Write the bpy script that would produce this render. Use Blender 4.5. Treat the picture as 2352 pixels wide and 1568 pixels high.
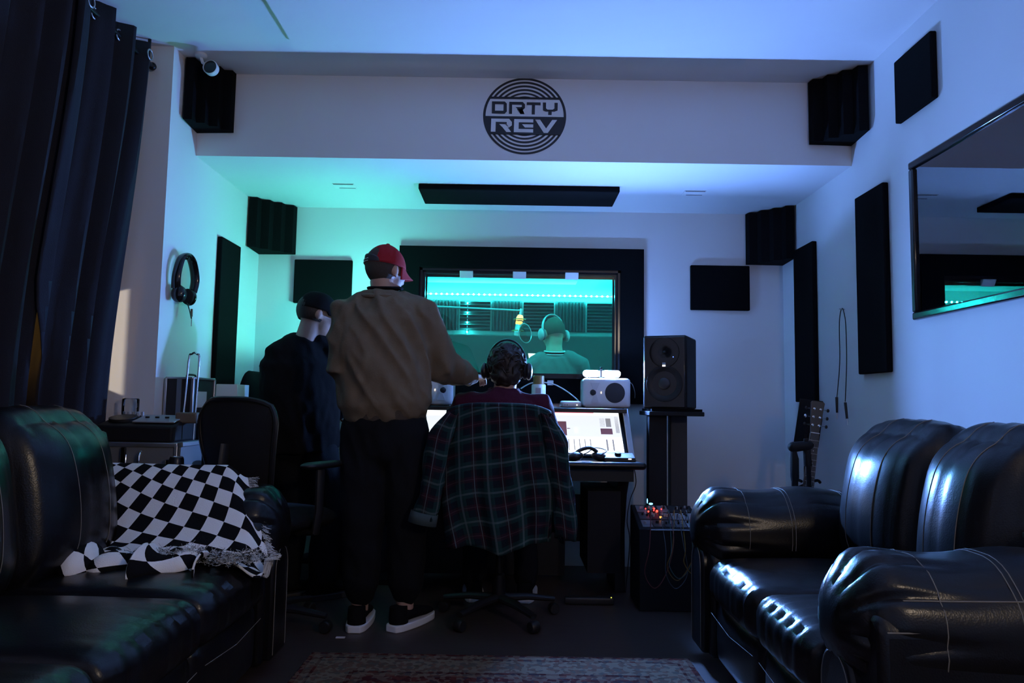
import bpy, bmesh, math, random
from mathutils import Vector, Matrix, noise
from mathutils.bvhtree import BVHTree
random.seed(7)
for o in list(bpy.data.objects): bpy.data.objects.remove(o, do_unlink=True)
SC = bpy.context.scene
COL = SC.collection
PI = math.pi
V = Vector

# ------------------------------------------------------------------ camera
F_PX, CX, CY = 1700.0, 1176.0, 784.0
PITCH, ROLL, YAW = math.radians(4.8), math.radians(0.95), math.radians(0.15)
CAMPOS = V((0, 0, 1.05))
_f = V((0, math.cos(PITCH), math.sin(PITCH))); _r0 = V((1, 0, 0)); _u0 = _r0.cross(_f)
_r = math.cos(ROLL)*_r0 + math.sin(ROLL)*_u0; _u = -math.sin(ROLL)*_r0 + math.cos(ROLL)*_u0
_Z = Matrix.Rotation(YAW, 3, 'Z'); CR, CU, CF = _Z @ _r, _Z @ _u, _Z @ _f
cam = bpy.data.cameras.new('camera'); cam.sensor_width = 36; cam.lens = F_PX*36/2352
cam.clip_start = 0.05
camo = bpy.data.objects.new('camera', cam); COL.objects.link(camo)
m = Matrix((CR, CU, -CF)).transposed().to_4x4(); m.translation = CAMPOS
camo.matrix_world = m
SC.camera = camo

def ray(x, y): return CF + (x-CX)/F_PX*CR + (CY-y)/F_PX*CU
def P(x, y, Y):                      # pixel -> point on the plane y = Y
    v = ray(x, y); return CAMPOS + v*(Y/v.y)
def PX(x, y, X): v = ray(x, y); return CAMPOS + v*(X/v.x)
def PZ(x, y, Z): v = ray(x, y); return CAMPOS + v*((Z-1.05)/v.z)

# ------------------------------------------------------------------ world, exposure, large lights
w = bpy.data.worlds.new('world'); SC.world = w; w.use_nodes = True
w.node_tree.nodes['Background'].inputs[0].default_value = (0.010, 0.014, 0.03, 1)
w.node_tree.nodes['Background'].inputs[1].default_value = 0.3
vs = SC.view_settings
vs.view_transform = 'Standard'; vs.look = 'None'; vs.gamma = 1; vs.use_curve_mapping = False
vs.exposure = 0.0

def area_light(name, loc, target, sx, sy, power, col):
    l = bpy.data.lights.new(name, 'AREA'); l.shape = 'RECTANGLE'; l.size = sx; l.size_y = sy
    l.energy = power; l.color = col
    o = bpy.data.objects.new(name, l); COL.objects.link(o); o.location = loc
    o.rotation_euler = (V(target)-V(loc)).to_track_quat('-Z', 'Y').to_euler()
    return o
# added warm light for an unseen wall lamp, right wall behind the camera
area_light('added_lamp_light', (1.66, -0.30, 1.95), (-3.0, 1.6, 2.05), 0.16, 0.24, 21, (1.0, 0.78, 0.58))
# street lamp outside the small window behind the curtain
pl = bpy.data.lights.new('street_light', 'SPOT'); pl.energy = 85; pl.color = (1.0, 0.82, 0.64); pl.shadow_soft_size = 0.02
pl.spot_size = math.radians(70); pl.spot_blend = .2
plo = bpy.data.objects.new('street_light', pl); COL.objects.link(plo); plo.location = (-2.75, 1.90, 1.36)
plo.rotation_euler = V((0.75, 1.6, 0)).to_track_quat('-Z', 'Y').to_euler()

# ------------------------------------------------------------------ materials
MATS = {}
def M(name, col, rough=.6, metal=0, bump=0, bscale=60, var=0, vscale=8, spec=.5, emit=None, es=0, coat=0, stretch=None):
    if name in MATS: return MATS[name]
    mt = bpy.data.materials.new(name); mt.use_nodes = True; nt = mt.node_tree; N = nt.nodes; L = nt.links
    b = N['Principled BSDF']
    b.inputs['Base Color'].default_value = (*col, 1); b.inputs['Roughness'].default_value = rough
    b.inputs['Metallic'].default_value = metal; b.inputs['Specular IOR Level'].default_value = spec
    if coat: b.inputs['Coat Weight'].default_value = coat; b.inputs['Coat Roughness'].default_value = .1
    if emit: b.inputs['Emission Color'].default_value = (*emit, 1); b.inputs['Emission Strength'].default_value = es
    tc = N.new('ShaderNodeTexCoord'); vec = tc.outputs['Object']
    if stretch:
        mp = N.new('ShaderNodeMapping'); mp.inputs['Scale'].default_value = stretch; L.new(vec, mp.inputs[0]); vec = mp.outputs[0]
    if var:
        n = N.new('ShaderNodeTexNoise'); n.inputs['Scale'].default_value = vscale; n.inputs['Detail'].default_value = 4
        L.new(vec, n.inputs['Vector'])
        mx = N.new('ShaderNodeMix'); mx.data_type = 'RGBA'
        mx.inputs[6].default_value = tuple(c*(1-var) for c in col)+(1,); mx.inputs[7].default_value = tuple(min(1, c*(1+var)) for c in col)+(1,)
        L.new(n.outputs['Fac'], mx.inputs[0]); L.new(mx.outputs[2], b.inputs['Base Color'])
    if bump:
        n2 = N.new('ShaderNodeTexNoise'); n2.inputs['Scale'].default_value = bscale; n2.inputs['Detail'].default_value = 3
        L.new(vec, n2.inputs['Vector'])
        bp = N.new('ShaderNodeBump'); bp.inputs['Strength'].default_value = bump; bp.inputs['Distance'].default_value = .004
        L.new(n2.outputs['Fac'], bp.inputs['Height']); L.new(bp.outputs[0], b.inputs['Normal'])
    MATS[name] = mt; return mt

def leather_mat():
    mt = M('leather', (.005, .005, .006), .30, bump=.25, bscale=14, spec=.42)
    nt = mt.node_tree; N = nt.nodes; L = nt.links; b = N['Principled BSDF']
    old = b.inputs['Normal'].links[0].from_node
    tc = N.new('ShaderNodeTexCoord')
    vo = N.new('ShaderNodeTexVoronoi'); vo.inputs['Scale'].default_value = 220
    L.new(tc.outputs['Object'], vo.inputs['Vector'])
    b2 = N.new('ShaderNodeBump'); b2.inputs['Strength'].default_value = .12; b2.inputs['Distance'].default_value = .002
    L.new(vo.outputs['Distance'], b2.inputs['Height']); L.new(old.outputs[0], b2.inputs['Normal']); L.new(b2.outputs[0], b.inputs['Normal'])
    return mt
def math_node(nt, op, a, b=None, c=None):
    n = nt.nodes.new('ShaderNodeMath'); n.operation = op
    for i, s in enumerate((a, b, c)):
        if s is None: continue
        if isinstance(s, (int, float)): n.inputs[i].default_value = s
        else: nt.links.new(s, n.inputs[i])
    return n.outputs[0]
def plaid_mat():
    mt = M('plaid', (.01, .015, .02), .9, bump=.3, bscale=300, spec=.15); nt = mt.node_tree; N = nt.nodes; L = nt.links
    b = N['Principled BSDF']; uv = N.new('ShaderNodeUVMap'); sp = N.new('ShaderNodeSeparateXYZ'); L.new(uv.outputs[0], sp.inputs[0])
    def line(s, per, off, wd):
        t = math_node(nt, 'FRACT', math_node(nt, 'ADD', math_node(nt, 'DIVIDE', s, per), off))
        d = math_node(nt, 'ABSOLUTE', math_node(nt, 'SUBTRACT', t, .5))
        return math_node(nt, 'LESS_THAN', d, wd)
    u, v = sp.outputs[0], sp.outputs[1]
    col = None
    def layer(prev, fac, strength, c):
        mx = N.new('ShaderNodeMix'); mx.data_type = 'RGBA'
        f = math_node(nt, 'MULTIPLY', fac, strength); L.new(f, mx.inputs[0])
        if prev is None: mx.inputs[6].default_value = (.006, .010, .015, 1)
        else: L.new(prev, mx.inputs[6])
        mx.inputs[7].default_value = (*c, 1); return mx.outputs[2]
    G = (.012, .045, .042); W_ = (.11, .14, .14); R_ = (.05, .01, .015)
    col = layer(col, line(u, .13, 0, .16), .55, G); col = layer(col, line(v, .13, 0, .16), .55, G)
    col = layer(col, line(u, .13, .5, .10), .25, R_); col = layer(col, line(v, .13, .5, .10), .35, R_)
    col = layer(col, line(u, .13, 0, .035), .45, W_); col = layer(col, line(v, .13, 0, .035), .40, W_)
    col = layer(col, line(u, .13, .5, .013), .75, W_); col = layer(col, line(v, .13, .5, .013), .45, (.10, .05, .055))
    L.new(col, b.inputs['Base Color']); return mt
def checker_mat():
    mt = M('checker_knit', (.5, .5, .5), .95, bump=.5, bscale=260, spec=.1); nt = mt.node_tree; N = nt.nodes; L = nt.links
    uv = N.new('ShaderNodeUVMap'); c = N.new('ShaderNodeTexChecker'); c.inputs['Scale'].default_value = 1
    c.inputs[1].default_value = (.92, .93, .93, 1); c.inputs[2].default_value = (.008, .008, .009, 1)
    L.new(uv.outputs[0], c.inputs[0]); L.new(c.outputs[0], N['Principled BSDF'].inputs['Base Color']); return mt
def rug_mat():
    mt = M('rug_wool', (.2, .1, .08), .95, bump=.6, bscale=400, spec=.1); nt = mt.node_tree; N = nt.nodes; L = nt.links
    tc = N.new('ShaderNodeTexCoord'); sp = N.new('ShaderNodeSeparateXYZ'); L.new(tc.outputs['Object'], sp.inputs[0])
    ax = math_node(nt, 'SUBTRACT', .78, math_node(nt, 'ABSOLUTE', sp.outputs[0])); ay = math_node(nt, 'SUBTRACT', 1.15, math_node(nt, 'ABSOLUTE', sp.outputs[1]))
    d = math_node(nt, 'MINIMUM', ax, ay)
    vo = N.new('ShaderNodeTexVoronoi'); vo.inputs['Scale'].default_value = 55; L.new(tc.outputs['Object'], vo.inputs['Vector'])
    cr = N.new('ShaderNodeValToRGB'); cr.color_ramp.interpolation = 'CONSTANT'
    for p, c in ((0, (.09, .02, .02)), (.25, (.30, .24, .17)), (.5, (.22, .06, .04)), (.65, (.33, .27, .2)), (.85, (.05, .07, .09))):
        e = cr.color_ramp.elements.new(p); e.color = (*c, 1)
    sv = N.new('ShaderNodeSeparateColor'); L.new(vo.outputs['Color'], sv.inputs[0]); L.new(sv.outputs[0], cr.inputs[0])
    # border bands by distance from the edge
    band = N.new('ShaderNodeValToRGB'); band.color_ramp.interpolation = 'CONSTANT'
    for p, c in ((0, (.16, .03, .025)), (.02/.6, (.30, .25, .18)), (.05/.6, (.10, .02, .02)), (.062/.6, (.33, .28, .2)), (.20/.6, (.10, .02, .02)), (.22/.6, (.28, .2, .14)), (.25/.6, (.14, .03, .03))):
        e = band.color_ramp.elements.new(p); e.color = (*c, 1)
    L.new(math_node(nt, 'DIVIDE', d, .6), band.inputs[0])
    mx = N.new('ShaderNodeMix'); mx.data_type = 'RGBA'; mx.inputs[0].default_value = .55
    dk = N.new('ShaderNodeMix'); dk.data_type = 'RGBA'; dk.blend_type = 'MULTIPLY'; dk.inputs[0].default_value = 1; dk.inputs[7].default_value = (.5, .46, .42, 1)
    L.new(band.outputs[0], mx.inputs[6]); L.new(cr.outputs[0], mx.inputs[7]); L.new(mx.outputs[2], dk.inputs[6]); L.new(dk.outputs[2], N['Principled BSDF'].inputs['Base Color']); return mt
def glass_mat(name, tint=(1, 1, 1), ior=1.5, boost=0.0):
    mt = bpy.data.materials.new(name); mt.use_nodes = True; nt = mt.node_tree; N = nt.nodes; L = nt.links
    N.remove(N['Principled BSDF']); o = N['Material Output']
    fr = N.new('ShaderNodeFresnel'); fr.inputs[0].default_value = ior
    t = N.new('ShaderNodeBsdfTransparent'); t.inputs[0].default_value = (*tint, 1); g = N.new('ShaderNodeBsdfGlossy'); g.inputs['Roughness'].default_value = .01
    mx = N.new('ShaderNodeMixShader'); L.new(math_node(nt, 'ADD', fr.outputs[0], boost), mx.inputs[0]); L.new(t.outputs[0], mx.inputs[1]); L.new(g.outputs[0], mx.inputs[2]); L.new(mx.outputs[0], o.inputs[0])
    MATS[name] = mt; return mt
def wood_floor_mat():
    mt = M('dark_floor', (.05, .035, .028), .45, bump=.15, bscale=30, var=.35, vscale=5, stretch=(1, 12, 1)); return mt

PAINT = M('white_paint', (.74, .75, .76), .85, bump=.06, bscale=180, spec=.25)
CEILP = M('ceiling_paint', (.78, .78, .79), .9, bump=.05, bscale=150, spec=.2)
FOAM = M('black_foam', (.005, .005, .0055), .95, bump=.5, bscale=220, spec=.08)
FABRICP = M('panel_fabric', (.0045, .0045, .005), .95, bump=.4, bscale=500, spec=.08)
BLK = M('black_plastic', (.012, .012, .013), .45, spec=.4)
BLKM = M('black_matte', (.010, .010, .011), .7, spec=.25)
GLOSSB = M('gloss_black', (.008, .008, .009), .15, spec=.6)
METALB = M('black_metal', (.015, .015, .016), .4, metal=.6)
ALU = M('aluminium', (.55, .56, .58), .35, metal=.9)
CHROME = M('chrome', (.8, .8, .8), .12, metal=1)
WHITE = M('white_enamel', (.78, .79, .80), .35, spec=.4)
WPLAS = M('white_plastic', (.7, .71, .73), .45)
DGREY = M('dark_grey', (.03, .03, .032), .6)
LEATHER = leather_mat(); PLAID = plaid_mat(); CHECK = checker_mat(); RUG = rug_mat()
THREAD = M('thread', (.20, .19, .17), .8)
DESKM = M('desk_black', (.012, .012, .013), .35, spec=.4)
SKIN = M('skin', (.45, .27, .20), .55, var=.12, vscale=30, bump=.1, bscale=200)
HAIRM = M('dark_hair', (.018, .011, .008), .55, bump=.9, bscale=70, stretch=(1, 1, .25))
HAIRB = M('short_hair', (.05, .035, .025), .8, bump=.6, bscale=500)
SUEDE = M('brown_suede', (.165, .125, .082), .9, bump=.3, bscale=120, var=.18, vscale=14, spec=.2)
MAROON = M('maroon_knit', (.06, .010, .022), .95, bump=.5, bscale=240, spec=.1)
BLACKCL = M('black_cotton', (.008, .008, .009), .95, bump=.3, bscale=200, spec=.1)
DENIM = M('black_trouser', (.008, .009, .011), .9, bump=.3, bscale=160, spec=.15)
TEALSH = M('grey_green_shirt', (.10, .13, .13), .9, bump=.3, bscale=160, spec=.15)
REDCAP = M('red_cap', (.30, .012, .018), .85, bump=.3, bscale=300, spec=.2)
CURT = M('curtain_cloth', (.016, .017, .025), .85, bump=.3, bscale=300, spec=.25)
GLASS = glass_mat('window_glass', (.93, .98, .96), 1.5)
def E_(name, col, s):
    return M(name, tuple(min(1, c) for c in col), .5, emit=col, es=s)

# ------------------------------------------------------------------ mesh helpers
class MB:
    def __init__(s): s.v = []; s.f = []; s.mi = []; s.uv = None
    def add(s, vs_, fs, mi=0):
        o = len(s.v); s.v += [V(x) for x in vs_]
        for f in fs: s.f.append(tuple(i+o for i in f)); s.mi.append(mi)
        return s
    def box(s, c, sz, rot=None, mi=0):
        c = V(c); h = V(sz)/2; R = rot or Matrix.Identity(3)
        vs_ = [c + R @ V((h.x*a, h.y*b, h.z*d)) for a in (-1, 1) for b in (-1, 1) for d in (-1, 1)]
        return s.add(vs_, [(0, 1, 3, 2), (4, 6, 7, 5), (0, 4, 5, 1), (2, 3, 7, 6), (0, 2, 6, 4), (1, 5, 7, 3)], mi)
    def bx(s, x0, x1, y0, y1, z0, z1, mi=0): return s.box(((x0+x1)/2, (y0+y1)/2, (z0+z1)/2), (x1-x0, y1-y0, z1-z0), None, mi)
    def tube(s, pts, rad, n=10, side=None, cap=True, mi=0):
        pts = [V(p) for p in pts]
        if not isinstance(rad, (list, tuple)): rad = [rad]*len(pts)
        rad = [(r, r) if not isinstance(r, (tuple, list)) else r for r in rad]
        k = len(pts); rings = []
        pt = (pts[1]-pts[0]).normalized()
        sd = V(side) if side is not None else (V((0, 0, 1)) if abs(pt.z) < .9 else V((1, 0, 0)))
        ref = sd.copy()
        for i in range(k):
            t = (pts[min(i+1, k-1)]-pts[max(i-1, 0)])
            t = t.normalized() if t.length > 1e-9 else pt
            a = ref - t*ref.dot(t)
            if a.length < 1e-5: a = t.orthogonal()
            a.normalize(); b = t.cross(a)
            if side is None: ref = a
            rings.append((pts[i], a, b, t, rad[i]))
        out = []
        def ring(c, a, b, ra, rb): out.append([c + a*(ra*math.cos(2*PI*j/n)) + b*(rb*math.sin(2*PI*j/n)) for j in range(n)])
        if cap == 'round':
            c, a, b, t, (ra, rb) = rings[0]
            for e in (80, 55, 28): ce = math.cos(math.radians(e)); ring(c - t*(min(ra, rb)*math.sin(math.radians(e))), a, b, ra*ce, rb*ce)
        for c, a, b, t, (ra, rb) in rings: ring(c, a, b, ra, rb)
        if cap == 'round':
            c, a, b, t, (ra, rb) = rings[-1]
            for e in (28, 55, 80): ce = math.cos(math.radians(e)); ring(c + t*(min(ra, rb)*math.sin(math.radians(e))), a, b, ra*ce, rb*ce)
        fs = []
        for i in range(len(out)-1):
            for j in range(n): fs.append((i*n+j, i*n+(j+1) % n, (i+1)*n+(j+1) % n, (i+1)*n+j))
        if cap:
            fs.append(tuple(reversed(range(n)))); q = (len(out)-1)*n; fs.append(tuple(q+j for j in range(n)))
        return s.add([p for r_ in out for p in r_], fs, mi)
    def ell(s, c, ax, n=14, mi=0):
        c = V(c); ax = [V(a) for a in ax]; vs_ = []; k = n//2+1
        for i in range(1, k):
            th = PI*i/k
            for j in range(n):
                ph = 2*PI*j/n; vs_.append(c + ax[0]*(math.sin(th)*math.cos(ph)) + ax[1]*(math.sin(th)*math.sin(ph)) + ax[2]*math.cos(th))
        fs = []
        for i in range(k-2):
            for j in range(n): fs.append((i*n+j, (i+1)*n+j, (i+1)*n+(j+1) % n, i*n+(j+1) % n))
        t = len(vs_); vs_ += [c+ax[2], c-ax[2]]
        for j in range(n):
            fs.append((t, j, (j+1) % n)); q = (k-2)*n; fs.append((t+1, q+(j+1) % n, q+j))
        return s.add(vs_, fs, mi)
    def sph(s, c, r, n=10, mi=0): return s.ell(c, ((r, 0, 0), (0, r, 0), (0, 0, r)), n, mi)
    def lathe(s, c, axis, prof, n=24, mi=0, cap=False):      # prof: (radius, height along axis)
        c = V(c); t = V(axis).normalized(); a = t.orthogonal().normalized(); b = t.cross(a)
        vs_ = [c + t*h + (a*math.cos(2*PI*j/n)+b*math.sin(2*PI*j/n))*r for r, h in prof for j in range(n)]
        fs = [(i*n+j, i*n+(j+1) % n, (i+1)*n+(j+1) % n, (i+1)*n+j) for i in range(len(prof)-1) for j in range(n)]
        if cap: fs.append(tuple(reversed(range(n)))); q = (len(prof)-1)*n; fs.append(tuple(q+j for j in range(n)))
        return s.add(vs_, fs, mi)
    def prism(s, poly, axis, a0, a1, mi=0):    # poly in the two other axes (cyclic order), extruded
        n = len(poly)
        def mk(p, t):
            if axis == 'x': return (t, p[0], p[1])
            if axis == 'y': return (p[0], t, p[1])
            return (p[0], p[1], t)
        vs_ = [mk(p, a0) for p in poly]+[mk(p, a1) for p in poly]
        fs = [tuple(range(n)), tuple(reversed(range(n, 2*n)))]+[(i, (i+1) % n, n+(i+1) % n, n+i) for i in range(n)]
        return s.add(vs_, fs, mi)
    def grid(s, fn, nu, nv, uvfn=None, mi=0, close_u=False):
        o = len(s.v); uvs = []
        for i in range(nu+1):
            for j in range(nv+1):
                s.v.append(V(fn(i/nu, j/nv)))
        for i in range(nu):
            for j in range(nv):
                s.f.append((o+i*(nv+1)+j, o+(i+1)*(nv+1)+j, o+(i+1)*(nv+1)+j+1, o+i*(nv+1)+j+1)); s.mi.append(mi)
        if uvfn:
            if s.uv is None: s.uv = {}
            for i in range(nu+1):
                for j in range(nv+1): s.uv[o+i*(nv+1)+j] = uvfn(i/nu, j/nv)
        return s
    def pillow(s, c, size, r, n=12, bulge=(0, 0, 0), fn=None, rot=None):
        c = V(c); h = V(size)/2; R = rot or Matrix.Identity(3)
        for ax in range(3):
            for sg in (-1, 1):
                o = len(s.v)
                for i in range(n+1):
                    for j in range(n+1):
                        a, b = math.sin((i/n-.5)*PI)*.35+(2*i/n-1)*.65, math.sin((j/n-.5)*PI)*.35+(2*j/n-1)*.65
                        q = [0, 0, 0]; q[ax] = sg; q[(ax+1) % 3] = a; q[(ax+2) % 3] = b
                        p = V((q[0]*h.x, q[1]*h.y, q[2]*h.z))
                        rr = [min(r if not isinstance(r, tuple) else r[k], h[k]) for k in range(3)]
                        inn = V([max(-(h[k]-rr[k]), min(h[k]-rr[k], p[k])) for k in range(3)])
                        d = p-inn
                        dn = V([d[k]/rr[k] if rr[k] > 0 else 0 for k in range(3)])
                        if dn.length > 1e-6: dn.normalize(); p = inn + V([dn[k]*rr[k] for k in range(3)])
                        for k in range(3): p[k] += bulge[k]*q[k]*(1-q[(k+1) % 3]**2)*(1-q[(k+2) % 3]**2)
                        if fn: p = fn(p, q)
                        s.v.append(c+R @ p)
                for i in range(n):
                    for j in range(n):
                        f = (o+i*(n+1)+j, o+(i+1)*(n+1)+j, o+(i+1)*(n+1)+j+1, o+i*(n+1)+j+1)
                        s.f.append(f if sg > 0 else f[::-1]); s.mi.append(0)
        return s
    def mesh(s, name, mats, smooth=True, merge=True):
        me = bpy.data.meshes.new(name); me.from_pydata(s.v, [], s.f); me.update()
        if not isinstance(mats, (list, tuple)): mats = [mats]
        for m_ in mats: me.materials.append(m_)
        for p, i in zip(me.polygons, s.mi): p.material_index = i
        if s.uv is not None:
            ul = me.uv_layers.new(name='UVMap')
            for lp in me.loops: ul.data[lp.index].uv = s.uv.get(lp.vertex_index, (0, 0))
        bm = bmesh.new(); bm.from_mesh(me)
        if merge: bmesh.ops.remove_doubles(bm, verts=bm.verts, dist=1e-5)
        bmesh.ops.recalc_face_normals(bm, faces=bm.faces)
        bm.to_mesh(me); bm.free()
        if smooth:
            me.polygons.foreach_set('use_smooth', [True]*len(me.polygons))
            try: me.set_sharp_from_angle(angle=math.radians(40))
            except Exception: pass
        return me
def link(name, me, parent=None):
    o = bpy.data.objects.new(name, me); COL.objects.link(o)
    if parent: o.parent = parent
    return o
def obj(name, mb, mat, parent=None, bevel=0, smooth=True, solid=0):
    o = link(name, mb.mesh(name, mat, smooth), parent)
    if solid:
        md = o.modifiers.new('solid', 'SOLIDIFY'); md.thickness = solid; md.offset = 0
    if bevel:
        md = o.modifiers.new('bevel', 'BEVEL'); md.width = bevel; md.segments = 2; md.limit_method = 'ANGLE'; md.angle_limit = math.radians(35)
    return o
def tag(o, label, cat, group=None, kind=None):
    o['label'] = label; o['category'] = cat
    if group: o['group'] = group
    if kind: o['kind'] = kind
    return o
def thing(name, label, cat, loc=(0, 0, 0), rz=0, group=None):
    o = bpy.data.objects.new(name, None); COL.objects.link(o); o.location = loc; o.rotation_euler = (0, 0, rz); o.empty_display_size = .1
    return tag(o, label, cat, group)
def struct(name, mb, mat, parent=None, bevel=0):
    o = obj(name, mb, mat, parent, bevel, smooth=False)
    if parent is None: o['kind'] = 'structure'
    return o
def remeshed(name, mb, mat, parent, voxel=.008, smooth=4, disp=None):
    me = mb.mesh(name, mat, False, merge=False); t = bpy.data.objects.new('tmp', me); COL.objects.link(t)
    md = t.modifiers.new('r', 'REMESH'); md.mode = 'VOXEL'; md.voxel_size = voxel
    ms = t.modifiers.new('s', 'SMOOTH'); ms.factor = .5; ms.iterations = smooth
    dg = bpy.context.evaluated_depsgraph_get(); dg.update()
    nm = bpy.data.meshes.new_from_object(t.evaluated_get(dg)); bpy.data.objects.remove(t, do_unlink=True)
    nm.name = name; nm.materials.clear(); nm.materials.append(mat)
    if disp:
        nm.update(); ns = [v.normal.copy() for v in nm.vertices]
        for v, n in zip(nm.vertices, ns): v.co += n*disp(v.co, n)
        nm.update()
    nm.polygons.foreach_set('use_smooth', [True]*len(nm.polygons))
    return link(name, nm, parent)
def smoothpath(pts, n=8):                       # Catmull-Rom through points
    pts = [V(p) for p in pts]; q = [pts[0]]+pts+[pts[-1]]; out = []
    for i in range(1, len(q)-2):
        a, b, c, d = q[i-1], q[i], q[i+1], q[i+2]
        for k in range(n):
            t = k/n; out.append(.5*((2*b)+(c-a)*t+(2*a-5*b+4*c-d)*t*t+(3*b-a-3*c+d)*t**3))
    out.append(pts[-1]); return out
def lerp(a, b, t): return a+(b-a)*t
def sstep(a, b, x):
    t = max(0, min(1, (x-a)/(b-a))); return t*t*(3-2*t)

# ------------------------------------------------------------------ the room
XL, XR, YB, YS, ZL, ZU, YR = -1.74, 1.81, 4.95, 3.91, 2.36, 2.82, 3.60
WX0, WX1, WZ0, WZ1 = -.643, .713, 1.222, 1.958       # booth window opening
struct('floor', MB().bx(-3.4, 1.95, -3.2, YB, -.1, 0), wood_floor_mat())
struct('ceiling', MB().bx(-2.25, 1.95, -2.1, YS, ZU, ZU+.1), CEILP)
struct('trim_1', MB().bx(-1.10, 1.18, -1.2, 3.53, ZU-.045, ZU), CEILP)      # dropped ceiling panel
struct('wall_soffit', MB().bx(XL, XR, YS, YS+.12, ZL, ZU+.1).bx(XL, XR, YS+.12, YB, ZL, ZL+.1), PAINT)
bw = MB().bx(-1.9, WX0, YB, YB+.2, 0, 2.6).bx(WX1, 1.95, YB, YB+.2, 0, 2.6).bx(WX0, WX1, YB, YB+.2, 0, WZ0).bx(WX0, WX1, YB, YB+.2, WZ1, 2.6)
struct('wall_back', bw, PAINT)
struct('wall_left', MB().bx(XL-.16, XL, YR, YB, 0, ZU+.1), PAINT)
struct('wall_return', MB().bx(-2.25, XL-.16, YR, YR+.12, 0, ZU+.1), PAINT)
aw = MB(); hy0, hy1, hz0, hz1 = 2.86, 3.30, 1.12, 1.54
aw.bx(-2.25, -2.12, -2.1, hy0, 0, ZU+.1).bx(-2.25, -2.12, hy1, YR, 0, ZU+.1).bx(-2.25, -2.12, hy0, hy1, 0, hz0).bx(-2.25, -2.12, hy0, hy1, hz1, ZU+.1)
struct('wall_alcove', aw, PAINT)
struct('wall_right', MB().bx(XR, XR+.14, -2.1, YB, 0, ZU+.1), PAINT)
struct('wall_rear', MB().bx(-2.25, 1.95, -2.2, -2.1, 0, ZU+.1), PAINT)
wl = thing('added_wall_lamp', 'added unseen wall lamp on the right wall behind the camera', 'lamp', (XR, -.36, 1.95))  # unseen lamp body added around the warm area light
obj('back_plate', MB().bx(-.015, 0, -.05, .05, -.08, .08), METALB, wl, bevel=.003)
obj('shade', MB().prism([(-.13, -.035), (-.05, -.06), (-.05, .045), (-.13, .02)], 'z', -.13, .13), DGREY, wl, bevel=.004)
obj('bracket', MB().tube([(-.01, 0, 0), (-.06, -.01, 0)], .012, 10), METALB, wl)
# small window behind the curtain
w2 = thing('window_2', 'small window glowing warm behind the curtain gap', 'window'); w2['kind'] = 'structure'
f = MB()
for z in (hz0, hz1): f.bx(-2.26, -2.11, hy0-.03, hy1+.03, z-.015, z+.015)
for y in (hy0, hy1): f.bx(-2.26, -2.11, y-.015, y+.015, hz0, hz1)
obj('window_frame', f, WPLAS, w2, smooth=False)
struct('wall_outside', MB().bx(-3.4, -3.3, 1.2, 5.5, 0, 2.6), M('lamplit_render', (.7, .5, .3), .9, emit=(1.0, .55, .12), es=1.6))  # lamplight on the outside wall is put in as emission

# booth behind the glass
BY0, BY1 = YB+.2, 6.62
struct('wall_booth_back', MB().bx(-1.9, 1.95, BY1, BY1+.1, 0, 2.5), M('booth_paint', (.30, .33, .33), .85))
struct('wall_booth_left', MB().bx(-1.75, -1.65, BY0, BY1, 0, 2.5), PAINT)
struct('wall_booth_right', MB().bx(1.15, 1.25, BY0, BY1, 0, 2.5), PAINT)
struct('ceiling_booth', MB().bx(-1.9, 1.95, BY0, BY1+.1, 2.25, 2.35), PAINT)
struct('trim_2', MB().bx(-1.6, .55, BY1-.28, BY1, 2.13, 2.25), PAINT)
struct('floor_booth', MB().bx(-1.9, 1.95, YB, BY1+.1, -.1, 0), M('booth_carpet', (.05, .05, .05), .95))

win = thing('window_1', 'wide booth window in a thick flat black frame', 'window', (0, 0, 0)); win['kind'] = 'structure'
ox0, ox1, oz0, oz1 = -.781, .866, 1.06, 2.10
fr = MB().bx(ox0, WX0, YB-.035, YB, oz0, oz1).bx(WX1, ox1, YB-.035, YB, oz0, oz1).bx(WX0, WX1, YB-.035, YB, oz0, WZ0).bx(WX0, WX1, YB-.035, YB, WZ1, oz1)
obj('outer_frame', fr, FABRICP, win, smooth=False)
rv = MB(); t_ = .018
rv.bx(WX0, WX0+t_, YB-.01, BY0, WZ0, WZ1).bx(WX1-t_, WX1, YB-.01, BY0, WZ0, WZ1).bx(WX0, WX1, YB-.01, BY0, WZ0, WZ0+t_).bx(WX0, WX1, YB-.01, BY0, WZ1-t_, WZ1)
obj('reveal_lining', rv, GLOSSB, win, smooth=False)
for yy in (YB+.03, YB+.15):
    s_ = MB(); q = .034
    s_.bx(WX0+t_, WX0+q, yy, yy+.02, WZ0+t_, WZ1-t_).bx(WX1-q, WX1-t_, yy, yy+.02, WZ0+t_, WZ1-t_).bx(WX0+q, WX1-q, yy, yy+.02, WZ0+t_, WZ0+q).bx(WX0+q, WX1-q, yy, yy+.02, WZ1-q, WZ1-t_)
    obj('glazing_bead', s_, GLOSSB, win, smooth=False)
obj('glass_pane', MB().bx(WX0+t_, WX1-t_, YB+.037, YB+.043, WZ0+t_, WZ1-t_), GLASS, win, smooth=False)
for xx in (-.33, .03, .385):  # solid white pads imitate reflections under the lintel
    obj('reflection_pad', MB().prism([(YB-.004, WZ1-t_), (YB+.030, WZ1-t_), (YB+.030, WZ1-t_-.046), (YB+.022, WZ1-t_-.046)], 'x', xx-.045, xx+.045), WPLAS, win, bevel=.003)

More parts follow.
